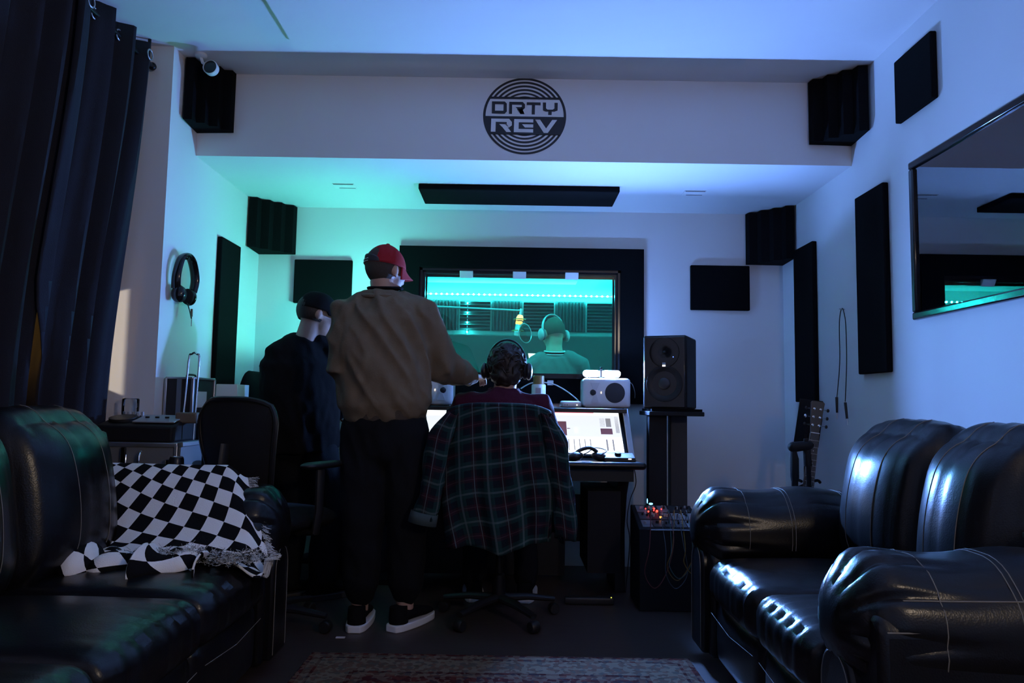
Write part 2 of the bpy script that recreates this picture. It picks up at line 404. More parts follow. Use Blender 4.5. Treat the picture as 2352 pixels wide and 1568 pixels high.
# ------------------------------------------------------------------ acoustic panels, traps, logo
def panel(name, label, cat, b, mat=FABRICP, bev=.006, group=None):
    return tag(obj(name, MB().bx(*b), mat, bevel=bev), label, cat, group)
G1 = 'black acoustic wall panels'
panel('sound_absorber', 'tall narrow black acoustic panel on the left wall beside the headphones', 'panel', (XL, XL+.03, 4.25, 4.55, 1.133, 1.995), group=G1)
panel('sound_absorber', 'wide black acoustic panel on the back wall left of the booth window', 'panel', (-1.487, -1.098, YB-.03, YB, 1.70, 1.995), group=G1)
panel('sound_absorber', 'wide black acoustic panel on the back wall above the floor speaker, right of window', 'panel', (1.182, 1.578, YB-.03, YB, 1.697, 2.0), group=G1)
panel('sound_absorber', 'tall black panel on the right wall above the guitar headstock', 'panel', (XR-.03, XR, 4.385, 4.685, 1.09, 2.055), group=G1)
panel('sound_absorber', 'tall black panel on the right wall between hanging cables and framed picture', 'panel', (XR-.03, XR, 3.527, 3.825, 1.23, 2.155), group=G1)
panel('sound_absorber', 'square black panel high on the right wall above the framed picture', 'panel', (XR-.03, XR, 3.086, 3.394, 2.392, 2.692), group=G1)
panel('ceiling_cloud', 'long black acoustic cloud under the low ceiling above the booth window', 'panel', (-.59, .622, 4.357, 4.69, ZL-.035, ZL), group=G1)
def trap(name, label, cx, cy, sx, leg, z0, z1):
    mb = MB(); pts = [(cx, cy)]
    A, B = V((cx, cy-leg, 0)), V((cx+sx*leg, cy, 0)); nrm = V((sx, -1, 0)).normalized(); k = 24
    for i in range(k+1):
        t = i/k; ph = (t*4) % 1; d = .028*(1-abs(2*ph-1)) if 0 < i < k else .0
        p = A.lerp(B, t)+nrm*(d+.02); pts.append((p.x, p.y))
    if sx < 0: pts = pts[::-1]
    mb.prism(pts, 'z', z0, z1)
    return tag(obj(name, mb, FOAM, smooth=False), label, 'bass trap', 'foam bass traps in the corners')
trap('bass_trap', 'ridged black foam trap in the upper left corner beside the security camera', XL, YS, 1, .19, 2.485, ZU-.005)
trap('bass_trap', 'ridged black foam trap in the upper right corner of the front soffit', XR, YS, -1, .22, 2.47, ZU-.005)
trap('bass_trap', 'ridged black foam trap in the back left corner under the low ceiling', XL, YB, 1, .24, 2.03, ZL-.005)
trap('bass_trap', 'ridged black foam trap in the back right corner under the low ceiling', XR, YB, -1, .24, 2.01, ZL-.005)
def vent(label, x, y):
    t = thing('ceiling_vent', label, 'vent', (x, y, ZL), group='flush ceiling vents')
    obj('plate', MB().bx(-.065, .065, -.05, .05, -.004, 0), CEILP, t, smooth=False)
    obj('slot', MB().bx(-.06, .06, -.048, -.040, -.0055, -.0035), BLK, t, smooth=False)
    obj('slot', MB().bx(-.04, .06, .030, .036, -.0055, -.0035), DGREY, t, smooth=False)
vent('small flush vent in the low ceiling left of the black cloud', -1.05, 4.43)
vent('small flush vent in the low ceiling right of the black cloud', 1.09, 4.46)

# logo on the soffit
INK = M('logo_vinyl', (.014, .014, .016), .6)
def build_logo():
    c = (P(1109, 266, YS)+P(1301, 268, YS)+P(1205, 177, YS)+P(1205, 357, YS))/4
    t = thing('wall_logo', 'round black record-shaped logo reading DRTY REV on the white soffit', 'logo', (c.x, YS, c.z))
    sx, sz, yy = .226, .214, -.0015
    mb = MB()
    def poly(pts, m_=mb, y=yy): m_.add([(u*sx, y, v*sz) for u, v in pts], [tuple(range(len(pts)))])
    def strip(a, b, m_=mb):
        n = len(a); m_.add([(u*sx, yy, v*sz) for u, v in a]+[(u*sx, yy, v*sz) for u, v in b], [(i, i+1, n+i+1, n+i) for i in range(n-1)])
    def arc(r, v0, sg, n=40):
        th = math.asin(max(-1, min(1, v0/r))); return [(r*math.cos(th+(PI-2*th)*i/n), sg*r*math.sin(th+(PI-2*th)*i/n)) for i in range(n+1)]
    rings = ((1, .945), (.905, .851), (.807, .755), (.71, .658), (.613, .566))
    for sg, v0 in ((1, .49), (-1, .475)):
        for ro, ri in rings: strip(arc(ro, v0, sg), arc(ri, v0, sg))
        poly(arc(.518, min(v0, .517), sg))
    def span(v, r=1): return math.sqrt(max(0, r*r-v*v))
    poly([(-span(.5), .5), (span(.5), .5), (span(.44), .44), (-span(.44), .44)])
    for sg in (-1, 1):
        vs_ = [.442-.46*i/12 for i in range(13)]
        strip([(sg*span(v), v) for v in vs_], [(sg*span(v, .94), v) for v in vs_])
    vs_ = [-.01-.48*i/16 for i in range(17)]
    strip([(-span(v), v) for v in vs_], [(span(v), v) for v in vs_])
    obj('record_rings', mb, INK, t, smooth=False)
    def Z(pts): return [((x-937)/718, (797-y)/672) for x, y in pts]
    def letter(nm, polys, mat, y):
        m_ = MB()
        for p in polys: poly(Z(p), m_, y)
        obj(nm, m_, mat, t, smooth=False)
    letter('letter_d', [[(368, 545), (590, 545), (625, 580), (570, 595), (422, 595), (422, 708), (368, 760)], [(625, 580), (628, 720), (590, 762), (368, 760), (422, 708), (568, 708), (570, 595)]], INK, yy)
    letter('letter_r', [[(668, 548), (718, 548), (718, 762), (665, 762)], [(718, 548), (900, 548), (940, 590), (885, 600), (718, 598)], [(940, 590), (940, 655), (905, 690), (855, 645), (885, 635), (885, 600)], [(775, 640), (885, 640), (905, 690), (835, 690)], [(800, 672), (895, 672), (935, 762), (862, 762)], [(835, 690), (905, 690), (935, 762), (865, 762)]], INK, yy)
    letter('letter_t', [[(970, 552), (1210, 552), (1210, 602), (970, 602)], [(1060, 602), (1115, 602), (1113, 766), (1058, 766)]], INK, yy)
    letter('letter_y', [[(1250, 552), (1305, 552), (1305, 655), (1252, 690)], [(1252, 690), (1305, 655), (1330, 675), (1300, 712)], [(1330, 675), (1420, 675), (1450, 712), (1300, 712)], [(1420, 675), (1450, 655), (1505, 690), (1450, 712)], [(1450, 555), (1507, 555), (1505, 690), (1450, 655)], [(1345, 712), (1405, 712), (1403, 770), (1343, 770)]], INK, yy)
    y2 = yy-.0012
    letter('letter_r_white', [[(362, 850), (440, 850), (438, 1080), (358, 1080)], [(440, 850), (670, 850), (718, 905), (630, 908), (440, 905)], [(718, 905), (718, 965), (670, 1002), (600, 945), (630, 940), (630, 908)], [(500, 945), (630, 945), (670, 1002), (560, 1002)], [(560, 1002), (650, 1002), (710, 1082), (625, 1082)]], PAINT, y2)
    letter('letter_e_white', [[(760, 853), (1088, 853), (1088, 908), (840, 908), (755, 908)], [(758, 908), (838, 908), (836, 1025), (755, 1025)], [(755, 1025), (1088, 1025), (1088, 1085), (755, 1082)], [(895, 942), (1088, 942), (1088, 998), (945, 998)]], PAINT, y2)
    letter('letter_v_white', [[(1120, 857), (1205, 857), (1310, 1010), (1272, 1088)], [(1310, 1010), (1415, 858), (1500, 858), (1340, 1088), (1272, 1088)]], PAINT, y2)
build_logo()

# security camera
def seccam():
    c = P(480, 151, 3.62)
    t = thing('security_camera', 'small round white security camera under the ceiling at the left corner', 'camera', (c.x, 3.62, ZU))
    dz = c.z-ZU
    obj('mount', MB().lathe((-.07, .06, 0), (0, 0, -1), [(.0, 0), (.03, 0), (.03, .012), (.02, .02), (0, .02)], 20), WPLAS, t)
    obj('arm', MB().tube([(-.07, .06, -.015), (-.06, .06, dz*.5), (0, .05, dz)], .008, 8), WPLAS, t)
    hd = obj('head', MB().lathe((0, .05, dz), (0, -1, 0), [(0, -.015), (.024, -.01), (.036, .008), (.038, .036), (.034, .042), (.033, .034)], 28), WPLAS, t)
    obj('lens', MB().lathe((0, .05, dz), (0, -1, 0), [(0, .038), (.012, .037), (.034, .034)], 28), GLOSSB, hd)
seccam()

# ------------------------------------------------------------------ framed picture on the right wall
def picture():
    y0, y1, z0, z1 = 2.02, 3.30, 1.452, 2.172
    t = thing('framed_picture', 'large black-framed picture behind reflective glass on the right wall', 'picture', (XR, (y0+y1)/2, z0))
    hy, hz = (y1-y0)/2, z1-z0; w_ = .034
    for nm, b in (('top', (-.028, 0, -hy, hy, hz-w_, hz)), ('bottom', (-.028, 0, -hy, hy, 0, w_)), ('far', (-.028, 0, hy-w_, hy, w_, hz-w_)), ('near', (-.028, 0, -hy, -hy+w_, w_, hz-w_))):
        obj('frame_rail', MB().bx(*b), GLOSSB, t, bevel=.007)
    pm = M('picture_print', (.05, .055, .07), .7, var=.5, vscale=3)
    obj('print', MB().bx(-.008, -.004, -hy+w_, hy-w_, w_, hz-w_), pm, t, smooth=False)
    dk = M('print_dark', (.012, .013, .017), .7)
    sh = obj('print_shape', MB().prism([(.30, .42), (.05, .50), (-.35, .50), (-.35, .42)], 'x', -.0095, -.008).prism([(.10, .10), (.06, .30), (-.40, .34), (-.40, .10)], 'x', -.0095, -.008).prism([(.52, .09), (.52, .26), (.45, .27), (.45, .09)], 'x', -.0095, -.008), dk, t, smooth=False)
    obj('glass', MB().bx(-.0145, -.012, -hy+w_, hy-w_, w_, hz-w_), glass_mat('picture_glass', (.9, .92, .95), 1.55, .16), t, smooth=False)
picture()

# ------------------------------------------------------------------ curtains
def curtain(label, y0, y1, phase, group, skew=0):
    t = thing('curtain', label, 'curtain', (0, 0, 0), group=group)
    zt, zb = 2.76, .06; per = .17
    def fn(u, v):
        y = lerp(y1, y0-skew*(1-sstep(.45, .60, v)), u); z = lerp(zt, zb, v)
        x = lerp(-1.83, -1.945, sstep(0, .65, v)) + .045*math.sin(2*PI*(y-phase)/per)*(1-.12*v)+.012*math.sin(2*PI*(y-phase)/per*2.3+v*3)
        y += .02*math.sin(v*5+u*9)*v*(1-u if skew else u)
        return (x, y, z)
    obj('drape', MB().grid(fn, int((y1-y0)/per*14), 26), CURT, t, solid=.004)
    k = 0; y = y1-.05
    while y > y0+.03:
        c = V(fn((y1-y)/(y1-y0), .03)); c.z = 2.70
        pts = [c+V((.006+.0*0, .024*math.cos(a), .024*math.sin(a))) for a in [2*PI*i/16 for i in range(17)]]
        obj('grommet', MB().tube(pts, .004, 6, cap=False), ALU, t); y -= per/2
    return t
curtain('dark blue-grey curtain with deep folds beside the left wall corner', 2.974, 3.50, .02, 'window curtains', .06)
curtain('dark curtain panel nearest the camera at the left edge of the picture', 1.35, 2.952, .06, 'window curtains')
rod = thing('curtain_rod', 'black curtain rod close to the ceiling above the left sofa', 'curtain rod', (-1.83, 0, 2.70))
obj('pole', MB().tube([(0, 1.2, 0), (0, 3.56, 0)], .011, 12), METALB, rod)
obj('finial', MB().sph((0, 3.57, 0), .02, 12), METALB, rod)
obj('bracket', MB().tube([(0, 3.53, 0), (0, 3.53, .12)], .008, 8), METALB, rod)
obj('bracket', MB().tube([(0, 1.3, 0), (0, 1.3, .12)], .008, 8), METALB, rod)

# ------------------------------------------------------------------ rug
rg = tag(obj('rug', MB().bx(-.78, .78, -1.15, 1.15, 0, .012), RUG, smooth=False), 'patterned red and beige wool rug on the floor between the two sofas', 'rug')
rg.location = (-.035, 2.01, 0)

# ------------------------------------------------------------------ sofas
def sofa(name, label, loc, rz, D, widths, cx, near_arm=True):
    """local x: back 0 -> front D, local y: along the seats, arms outside the seats"""
    t = thing(name, label, 'sofa', loc, rz)
    W = sum(widths); aw_ = .33
    base = MB().bx(.06, D-.10, -.02, W+.02, .05, .30)
    obj('base', base, LEATHER, t, bevel=.02)
    obj('back_frame', MB().pillow((.11, W/2, .50), (.20, W+.5, .86), .06, 10), LEATHER, t)
    y = 0
    for i, wd in enumerate(widths):
        cy = y+wd/2
        def wr(p, q):
            g = max(0, q[0]-.55)/.45
            p.z += .006*math.sin(p.y*90)*g*max(0, q[2])
            p.x += .005*math.sin(p.y*90+1)*g
            return p
        seat = obj('seat_cushion', MB().pillow((D-.36, cy, .375), (.74, wd-.006, .17), (.07, .05, .06), 22, (.01, 0, .03), wr), LEATHER, t)
        fp = obj('footrest', MB().pillow((D-.085, cy, .185), (.13, wd-.01, .25), .04, 12, (.02, 0, 0)), LEATHER, t)
        xs = D+.005
        for k, (dx, z) in enumerate(((-.004, .412), (.002, .398))):
            obj('stitching', MB().tube([(xs+dx, y+.05, z), (xs+dx+.004, cy, z), (xs+dx, y+wd-.05, z)], .0013, 5), THREAD, seat)
        obj('stitching', MB().tube([(D+.002, y+.03, .25), (D+.006, cy, .235), (D+.002, y+wd-.03, .25)], .0012, 5), THREAD, fp)
        def bk(p, q):
            k = .5+.5*math.cos(p.y/wd*2*PI*3)
            p.x += -.006*(k**10)*max(0, q[0])
            p.z += -.006*(k**10)*max(0, q[2])
            p.x += .055*q[2]*(1 if q[2] < 0 else -.6)*max(0, q[0])*0
            if q[2] > .6: p.z += .006*math.sin(p.y*70+p.x*30)*(q[2]-.6)
            return p
        R = Matrix.Rotation(math.radians(-9), 3, 'Y')
        bc = obj('back_cushion', MB().pillow((cx, cy, .70), (.27, wd-.012, .60), (.125, .08, .17), 26, (.065, .0, .02), bk, R), LEATHER, t)
        me = bc.data; bvh = BVHTree.FromPolygons([v.co.copy() for v in me.vertices], [tuple(p.vertices) for p in me.polygons])
        for fy in (1/3, 2/3):
            pts = []
            yy = y+wd*fy+.012
            for a in [math.radians(d) for d in range(-40, 100, 5)]:
                o_ = V((cx+math.cos(a)*.8, yy, .70+math.sin(a)*.8)); h, n_, _, _ = bvh.ray_cast(o_, V((-math.cos(a), 0, -math.sin(a))))
                if h: pts.append(h+n_*.001)
            if len(pts) > 3: obj('stitching', MB().tube(pts, .0012, 5), THREAD, bc)
        y += wd
    for side in ([-1, 1] if near_arm else [1]):
        yc = -aw_/2 if side < 0 else W+aw_/2
        def am(p, q):
            # pleats gathered at the front end
            g = max(0, (p.x+D/2-.02)/(D/2)) if False else sstep(.18, .46, p.x)
            a = math.atan2(p.z, p.y*side)
            p_r = 1-.10*g*(.5+.5*math.cos(a*11))**6 - .04*sstep(.40, .48, p.x)
            p.y *= p_r; p.z = p.z*p_r
            p.z += .008*math.sin(p.x*17+1)*max(0, q[2])
            if q[2] < 0: p.z *= .9
            return p
        pad = obj('arm_pad', MB().pillow((D/2+.035, yc, .540), (D-.05, aw_+.01, .325), (.085, .14, .145), 30, (.02, .01, .01), am), LEATHER, t)
        ap = MB(); n = 18
        yo, yi = yc+side*(aw_/2+.006), yc-side*(aw_/2-.035)
        pan = obj('arm_panel', ap.prism([(yi, .05), (yo, .05), (yo, .575), (yo-side*.03, .60), (yo-side*.10, .60), (yi, .44)], 'x', .06, D-.015), LEATHER, t, bevel=.03)
        inner = [(yc+(aw_/2-.075)*math.cos(PI*i/n), .40+.085*math.sin(PI*i/n)) for i in range(n+1)]
        obj('front_panel', MB().prism([(yc-aw_/2+.075, .06), (yc+aw_/2-.075, .06)]+inner, 'x', D-.03, D+.012), LEATHER, pan, bevel=.012)
        pts = [(D+.014, yc+(aw_/2-.09)*math.cos(PI*i/n), .39+.085*math.sin(PI*i/n)) for i in range(n+1)]
        obj('stitching', MB().tube([(D+.014, yc+aw_/2-.09, .08)]+pts+[(D+.014, yc-aw_/2+.09, .08)], .0013, 5), THREAD, pan)
        me = pad.data; bvh = BVHTree.FromPolygons([v.co.copy() for v in me.vertices], [tuple(p.vertices) for p in me.polygons])
        for xx in (D*.42, D*.42+.014, D*.66, D*.66+.014, D*.84):
            pts = []
            for a in [math.radians(d) for d in range(-20, 201, 8)]:
                dv = V((0, math.cos(a), math.sin(a))); h, n_, _, _ = bvh.ray_cast(V((xx, yc, .55))+dv*.6, -dv)
                if h: pts.append(h+n_*.0008)
            if len(pts) > 3: obj('stitching', MB().tube(pts, .0013, 5), THREAD, pad)
        for ang in (24,):           # seams along the outside of the arm
            pts = []
            for i in range(16):
                xx = lerp(.15, D*.92, i/15); a = math.radians(ang); dv = V((0, side*math.cos(a), math.sin(a)))
                h, n_, _, _ = bvh.ray_cast(V((xx, yc, .565))+dv*.6, -dv)
                if h: pts.append(h+n_*.0008)
            if len(pts) > 3: obj('stitching', MB().tube(pts, .0016, 5), THREAD, pad)
        obj('stitching', MB().tube([(.1, yo+side*.001, .568), (D-.03, yo+side*.001, .568)], .0016, 5), THREAD, pan)
        for ys_ in (.0, .012):
            obj('stitching', MB().tube([(D*.45+ys_, yo+side*.001, .10), (D*.45+ys_, yo+side*.001, .54)], .0013, 5), THREAD, pan)
    for fx in (.14, D-.2):
        for fy in (.05, W-.05): obj('foot', MB().tube([(fx, fy, 0), (fx, fy, .06)], (.025,)*2, 10), BLK, t)
    return t
sofa('leather_sofa', 'black leather loveseat with rounded arms against the right wall', (1.79, 3.00, 0), PI, 1.0, (.56, .45), .345)
sofa('leather_sofa', 'long black leather sofa under the checkered blanket on the left', (-1.845, 1.17, 0), 0, .93, (.55, .55, .55), .235)

# flat dark board lying across the near arm of the right sofa
tag(obj('flat_board', MB().bx(1.34, 1.72, 1.68, 1.98, .722, .738), M('board_grey', (.03, .035, .04), .5), bevel=.004), 'flat dark board lying on the near arm of the right sofa', 'board')

# ------------------------------------------------------------------ checkered blanket
def blanket():
    t = thing('checkered_blanket', 'black and white checkered blanket with fringe crumpled on the left sofa', 'blanket', (0, 0, 0))
    def surf(u, v):      # u: left -> right, v: crest -> foot on the seat
        x = lerp(lerp(-1.62, -1.76, sstep(0, .8, v)), lerp(-1.06, -.865, sstep(0, .75, v)), u)
        yc = lerp(3.02, 2.60, v)
        z0 = .505
        top = .792-.05*sstep(.85, 1, u)
        z = lerp(top, z0, sstep(.05, .78, v))
        z -= .04*sstep(.12, 0, v)
        e = sstep(.55, 1, v)
        z += e*(.020*math.sin(u*26+v*14)+.014*math.sin(u*47-v*22))*(1-.5*u) + .012*v*math.sin(u*7+v*5)
        z = max(z, .475+.02*(1-v))
        z -= .07*sstep(.9, 1, u)*sstep(.1, .5, v)
        y = yc-.05*math.sin(u*PI)*v + .02*e*math.sin(u*31+2)
        n = noise.noise(V((u*5, v*4, 1)))*.008*v
        return V((x, y, z+n))
    ca, sa = math.cos(-.42), math.sin(-.42)
    def uvf(u, v):
        a, b = u*.80/.060, v*.56/.050
        return (a*ca-b*sa*.9+20, a*sa*.75+b*ca+20)
    mb = MB().grid(surf, 70, 60, uvf)
    obj('woven_sheet', mb, CHECK, t, solid=.007)
    # second crumpled fold in front, lying on the seat
    def roll(u, v):
        c = surf(u*.86, .97); a = lerp(-.3, 3.3, v)
        r_ = .046+.014*math.sin(u*19)+.012*math.sin(u*43+1)
        return V((c.x-.02+.015*math.sin(u*30), c.y-.05+.02*math.sin(u*23)-r_*1.6*math.cos(PI-a)*-1, .487+r_*1.25*math.sin(a)*.9))
    obj('folded_edge', MB().grid(roll, 60, 12, lambda u, v: (u*13+v*2.0+20, v*3.4-u*2.5+20)), CHECK, t, solid=.006)
    def cor(u, v):
        a = lerp(.2, 3.4, v); r_ = .03+.02*math.sin(u*5)
        return V((lerp(-1.70, -1.56, u)+.02*math.sin(v*6), lerp(2.72, 2.56, u)+r_*2*math.cos(a), .49+(.10*(1-u)+.02)*math.sin(a)))
    obj('folded_corner', MB().grid(cor, 14, 14, lambda u, v: (u*2.2+20, v*2.2+20)), CHECK, t, solid=.006)
    fr = MB()
    def strand(p, d, L):
        pts = [p]; q = p.copy()
        for k in range(4):
            q = q+d*(L/4)+V((random.uniform(-1, 1), random.uniform(-1, 1), random.uniform(-.6, .6)))*.006
            q.z = max(q.z, .488); pts.append(q.copy())
        fr.tube(pts, .0008, 3, cap=False, mi=random.choice((0, 0, 1)))
    for i in range(900):            # right edge
        v = random.uniform(.02, .93); strand(surf(1, v), (surf(1, v)-surf(.96, v)).normalized()+V((.1, 0, .25)), random.uniform(.018, .036))
    for i in range(1700):            # front edge, right half
        u = random.uniform(.56, 1.0)+.02*math.sin(i); p = surf(min(u, 1), 1.0); p.z = max(p.z, .495)+random.uniform(0, .03); p.y -= random.uniform(-.02, .03)
        strand(p, V((random.uniform(-.7, .7), random.uniform(-1, .3), random.uniform(-.4, .7))).normalized(), random.uniform(.012, .028))
    o = obj('fringe', fr, [M('fringe_white', (.6, .62, .63), .9), BLACKCL], t); o['kind'] = 'stuff'
blanket()

# ------------------------------------------------------------------ mixing desk
def desk():
    t = thing('studio_desk', 'black studio desk with raked console under the booth window', 'desk', (0, 0, 0))
    obj('desk_top', MB().bx(-.66, .70, 4.00, 4.74, .715, .745), DESKM, t, bevel=.006)
    obj('armrest_edge', MB().tube([(-.66, 4.0, .728), (.70, 4.0, .728)], .02, 12, cap='round'), LEATHER, t)
    obj('upper_shelf', MB().bx(-.66, .67, 4.36, 4.74, 1.005, 1.03), DESKM, t, bevel=.004)
    obj('console_board', MB().prism([(4.17, .745), (4.47, 1.005), (4.70, 1.005), (4.70, .745)], 'x', -.655, .665), DESKM, t)
    for x in (-.665, .665):
        sp_ = obj('console_cheek', MB().prism([(4.14, .745), (4.42, 1.03), (4.74, 1.03), (4.74, .745)], 'x', x-.012, x+.012), DESKM, t)
        obj('edge_trim', MB().prism([(4.125, .74), (4.14, .74), (4.42, 1.03), (4.405, 1.03)], 'x', x-.014, x+.016), M('cheek_trim', (.45, .47, .52), .5), sp_, smooth=False)
    for x in (-.60, .62):
        obj('leg', MB().prism([(4.06, .715), (4.66, .715), (4.60, .35), (4.64, 0), (4.28, 0), (4.30, .35), (4.22, .55)], 'x', x-.03, x+.03), DESKM, t, bevel=.004)
    obj('apron', MB().bx(-.62, .66, 4.05, 4.08, .64, .715), DESKM, t)
    obj('back_panel', MB().bx(-.57, .33, 4.58, 4.60, .02, .71), DESKM, t)
    obj('back_panel', MB().bx(.33, .59, 4.58, 4.60, .225, .505), DESKM, t)
    obj('rack_unit', MB().bx(.42, .60, 4.12, 4.58, .14, .58), BLKM, t)
desk()
# monitors lying in the console: plane through (4.17+,.76) and (4.46,1.0)
E_SCR = M('screen_white', (.1, .1, .1), .3, emit=(.93, .96, 1.0), es=1.6)
S_GREY = M('screen_grey', (.1, .1, .1), .3, emit=(.78, .82, .9), es=1.15)
S_MID = M('screen_mid', (.1, .1, .1), .3, emit=(.30, .30, .34), es=.9)
S_MAR = M('screen_maroon', (.05, .02, .03), .3, emit=(.16, .07, .10), es=.8)
S_RED = M('screen_red', (.1, .02, .02), .3, emit=(.9, .12, .2), es=1.0)
def monitor(label, x0, x1, rects):
    t = thing('monitor', label, 'monitor', (0, 0, 0), group='raked desk monitors')
    A = V((0, 4.195, .768)); B = V((0, 4.462, .998)); up = (B-A); n = V((0, -up.z, up.y)).normalized()
    def pt(u, v, off): return V((lerp(x0, x1, u), 0, 0))+A+up*v+n*off
    bz = MB(); h = .006
    vs_ = [pt(u, v, o_) for o_ in (.001, .010) for u, v in ((-.012, -.04), (1.012, -.04), (1.012, 1.02), (-.012, 1.02))]
    bz.add(vs_, [(0, 3, 2, 1), (4, 5, 6, 7), (0, 1, 5, 4), (1, 2, 6, 5), (2, 3, 7, 6), (3, 0, 4, 7)])
    obj('housing', bz, BLK, t, smooth=False)
    s_ = MB()
    def r_(a, b, c, d, mi, off): s_.add([pt(a, c, off), pt(b, c, off), pt(b, d, off), pt(a, d, off)], [(0, 1, 2, 3)], mi)
    r_(0, 1, 0, 1, 0, .0104)
    for k, (a, b, c, d, mi) in enumerate(rects): r_(a, b, c, d, mi, .0108+.0002*(k % 3)+(.0004 if mi in (3, 4) else 0))
    o_ = obj('screen', s_, [E_SCR, S_GREY, S_MID, S_MAR, S_RED], t, smooth=False)
# right monitor: mixer strips
rc = [(.0, 1, .40, .92, 1), (.35, .75, .975, 1, 4), (.0, .35, .97, 1, 4)]
for i in range(4): rc.append((.325+.05*i, .355+.05*i, .58, .60, 3))
rc.append((.30, .47, .42, .76, 3))
for a in (.315, .365, .415): rc += [(a, a+.035, .66, .73, 0), (a, a+.035, .54, .62, 0), (a, a+.035, .44, .50, 0)]
for i in range(4): rc.append((.49+.052*i, .525+.052*i, .47, .63, 2) if False else (.49+.052*i, .53+.052*i, .47, .63, 1))
for i in range(9): rc.append((.27+.052*i, .278+.052*i, .08, .34, 2))
rc += [(.80, .85, .64, .85, 2), (.86, .91, .64, .85, 2), (.80, .915, .46, .60, 3), (.81, .905, .48, .58, 0), (.84, .856, .08, .34, 2), (.90, .914, .08, .34, 2), (.95, .985, .5, .9, 2)]
monitor('right raked desk monitor showing a bright audio mixer', .035, .632, rc)
monitor('left raked desk monitor showing an almost blank bright page', -.60, .015, [(.0, 1, .93, .945, 1), (.10, .95, .35, .86, 1), (.0, 1, .12, .14, 1), (.0, 1, .20, .215, 1)])

# ------------------------------------------------------------------ speakers
BLUE_E = M('blue_lamp', (.5, .6, 1), .5, emit=(.165, .36, 1.0), es=4300)
GREEN_E = M('green_lamp', (.5, 1, .8), .5, emit=(.13, .93, .80), es=580)
def white_speaker(label, x, y, mirror):
    s = -1 if mirror else 1
    t = thing('monitor_speaker', label, 'speaker', (x, y, 1.03), group='white speakers lying on the desk shelf')
    obj('cabinet', MB().pillow((0, .10, .095), (.292, .20, .182), .022, 12, (0, .006, 0)), WHITE, t)
    fy = -.002-.0045
    wv = obj('waveguide', MB().prism([(-.10, .155), (-.045, .155), (-.066, .105), (-.080, .105)], 'y', fy-.002, fy+.004).prism([(-.10, .035), (-.05, .035), (-.066, .085), (-.080, .085)], 'y', fy-.002, fy+.004), M('waveguide', (.66, .67, .69), .4), t, smooth=False)
    if mirror: wv.scale.x = -1
    obj('tweeter', MB().lathe((s*-.085+s*.0, fy, .096), (0, -1, 0), [(0, .006), (.010, .004), (.017, .002), (.019, -.004)], 24), M('driver_mesh', (.02, .02, .025), .6), t)
    obj('woofer', MB().lathe((s*.048, fy, .096), (0, -1, 0), [(0, .003), (.045, .004), (.060, .002), (.062, -.005)], 40), M('driver_mesh', (.02, .02, .025), .6), t)
    obj('power_led', MB().ell((s*-.036, fy-.001, .096), ((.003, 0, 0), (0, .002, 0), (0, 0, .007)), 10), E_('warm_led', (1, .8, .6), 2.0), t)
    obj('foot_pad', MB().bx(-.11, .11, .03, .17, 0, .004), BLK, t)
white_speaker('white studio speaker with a glowing blue light bar on top', .573, 4.53, False)
white_speaker('white studio speaker on the desk left of the seated man', -.513, 4.53, True)
def flat_bar(label, c, ln, mat, r, tilt):
    t = thing('light_bar', label, 'lamp', c, 0); Rm = Matrix.Rotation(tilt, 3, 'X'); o_ = V((0, 0, r+.004))
    def capsule(a, b, rr, y0, y1):
        n = 10; pts = [(b+rr*math.sin(q), rr*math.cos(q)) for q in [PI*i/n for i in range(n+1)]]+[(a-rr*math.sin(q), -rr*math.cos(q)) for q in [PI*i/n for i in range(n+1)]]
        m_ = MB().prism(pts, 'y', y0, y1); m_.v = [o_+Rm @ v for v in m_.v]; return m_
    obj('housing', capsule(-ln/2, ln/2, r, .0, .016), DGREY, t, bevel=.003)
    for a, b in ((-ln/2, -.032), (.022, ln/2)): obj('diffuser', capsule(a, b, r*.94, -.003, .001), mat, t, smooth=False)
    obj('clamp', MB().bx(-.012, .004, -.008, .02, 0, 2*r+.012), CHROME, t, bevel=.003)
    obj('knob', MB().tube([(-.004, -.010, 2*r+.016), (-.004, .012, 2*r+.020)], .007, 10), METALB, t)
def light_bar(name, label, c, rz, ln, mat, r=.0125, face=(0, -1, .35)):
    t = thing(name, label, 'lamp', c, rz)
    fd = V(face).normalized()
    for a, b in ((-ln/2, -.018), (.012, ln/2)):
        obj('tube', MB().tube([(a, 0, r+.006), (b, 0, r+.006)], r, 14, cap='round'), mat, t)
    back = MB(); n = 10; prof = []
    # reflector shell behind the tubes
    bx_ = V((0, -fd.z, fd.y))
    ring = [(-fd*math.cos(q)+bx_*math.sin(q))*(r+.004) for q in [lerp(-1.5, 1.5, i/n) for i in range(n+1)]]
    back.grid(lambda u, v: V((lerp(-ln/2-r, ln/2+r, u), 0, r+.006))+ring[int(round(v*n))], 1, n)
    obj('reflector', back, DGREY, t, solid=.003)
    obj('clamp', MB().bx(-.016, .010, -r-.004, r, 0, 2*r+.010), CHROME, t, bevel=.004)
    obj('knob', MB().tube([(-.003, -.016, 2*r+.014), (-.003, .012, 2*r+.018)], .008, 10), METALB, t)
flat_bar('bright blue LED light bar on the right white speaker', (.545, 4.57, 1.218), .19, BLUE_E, .0215, .04)
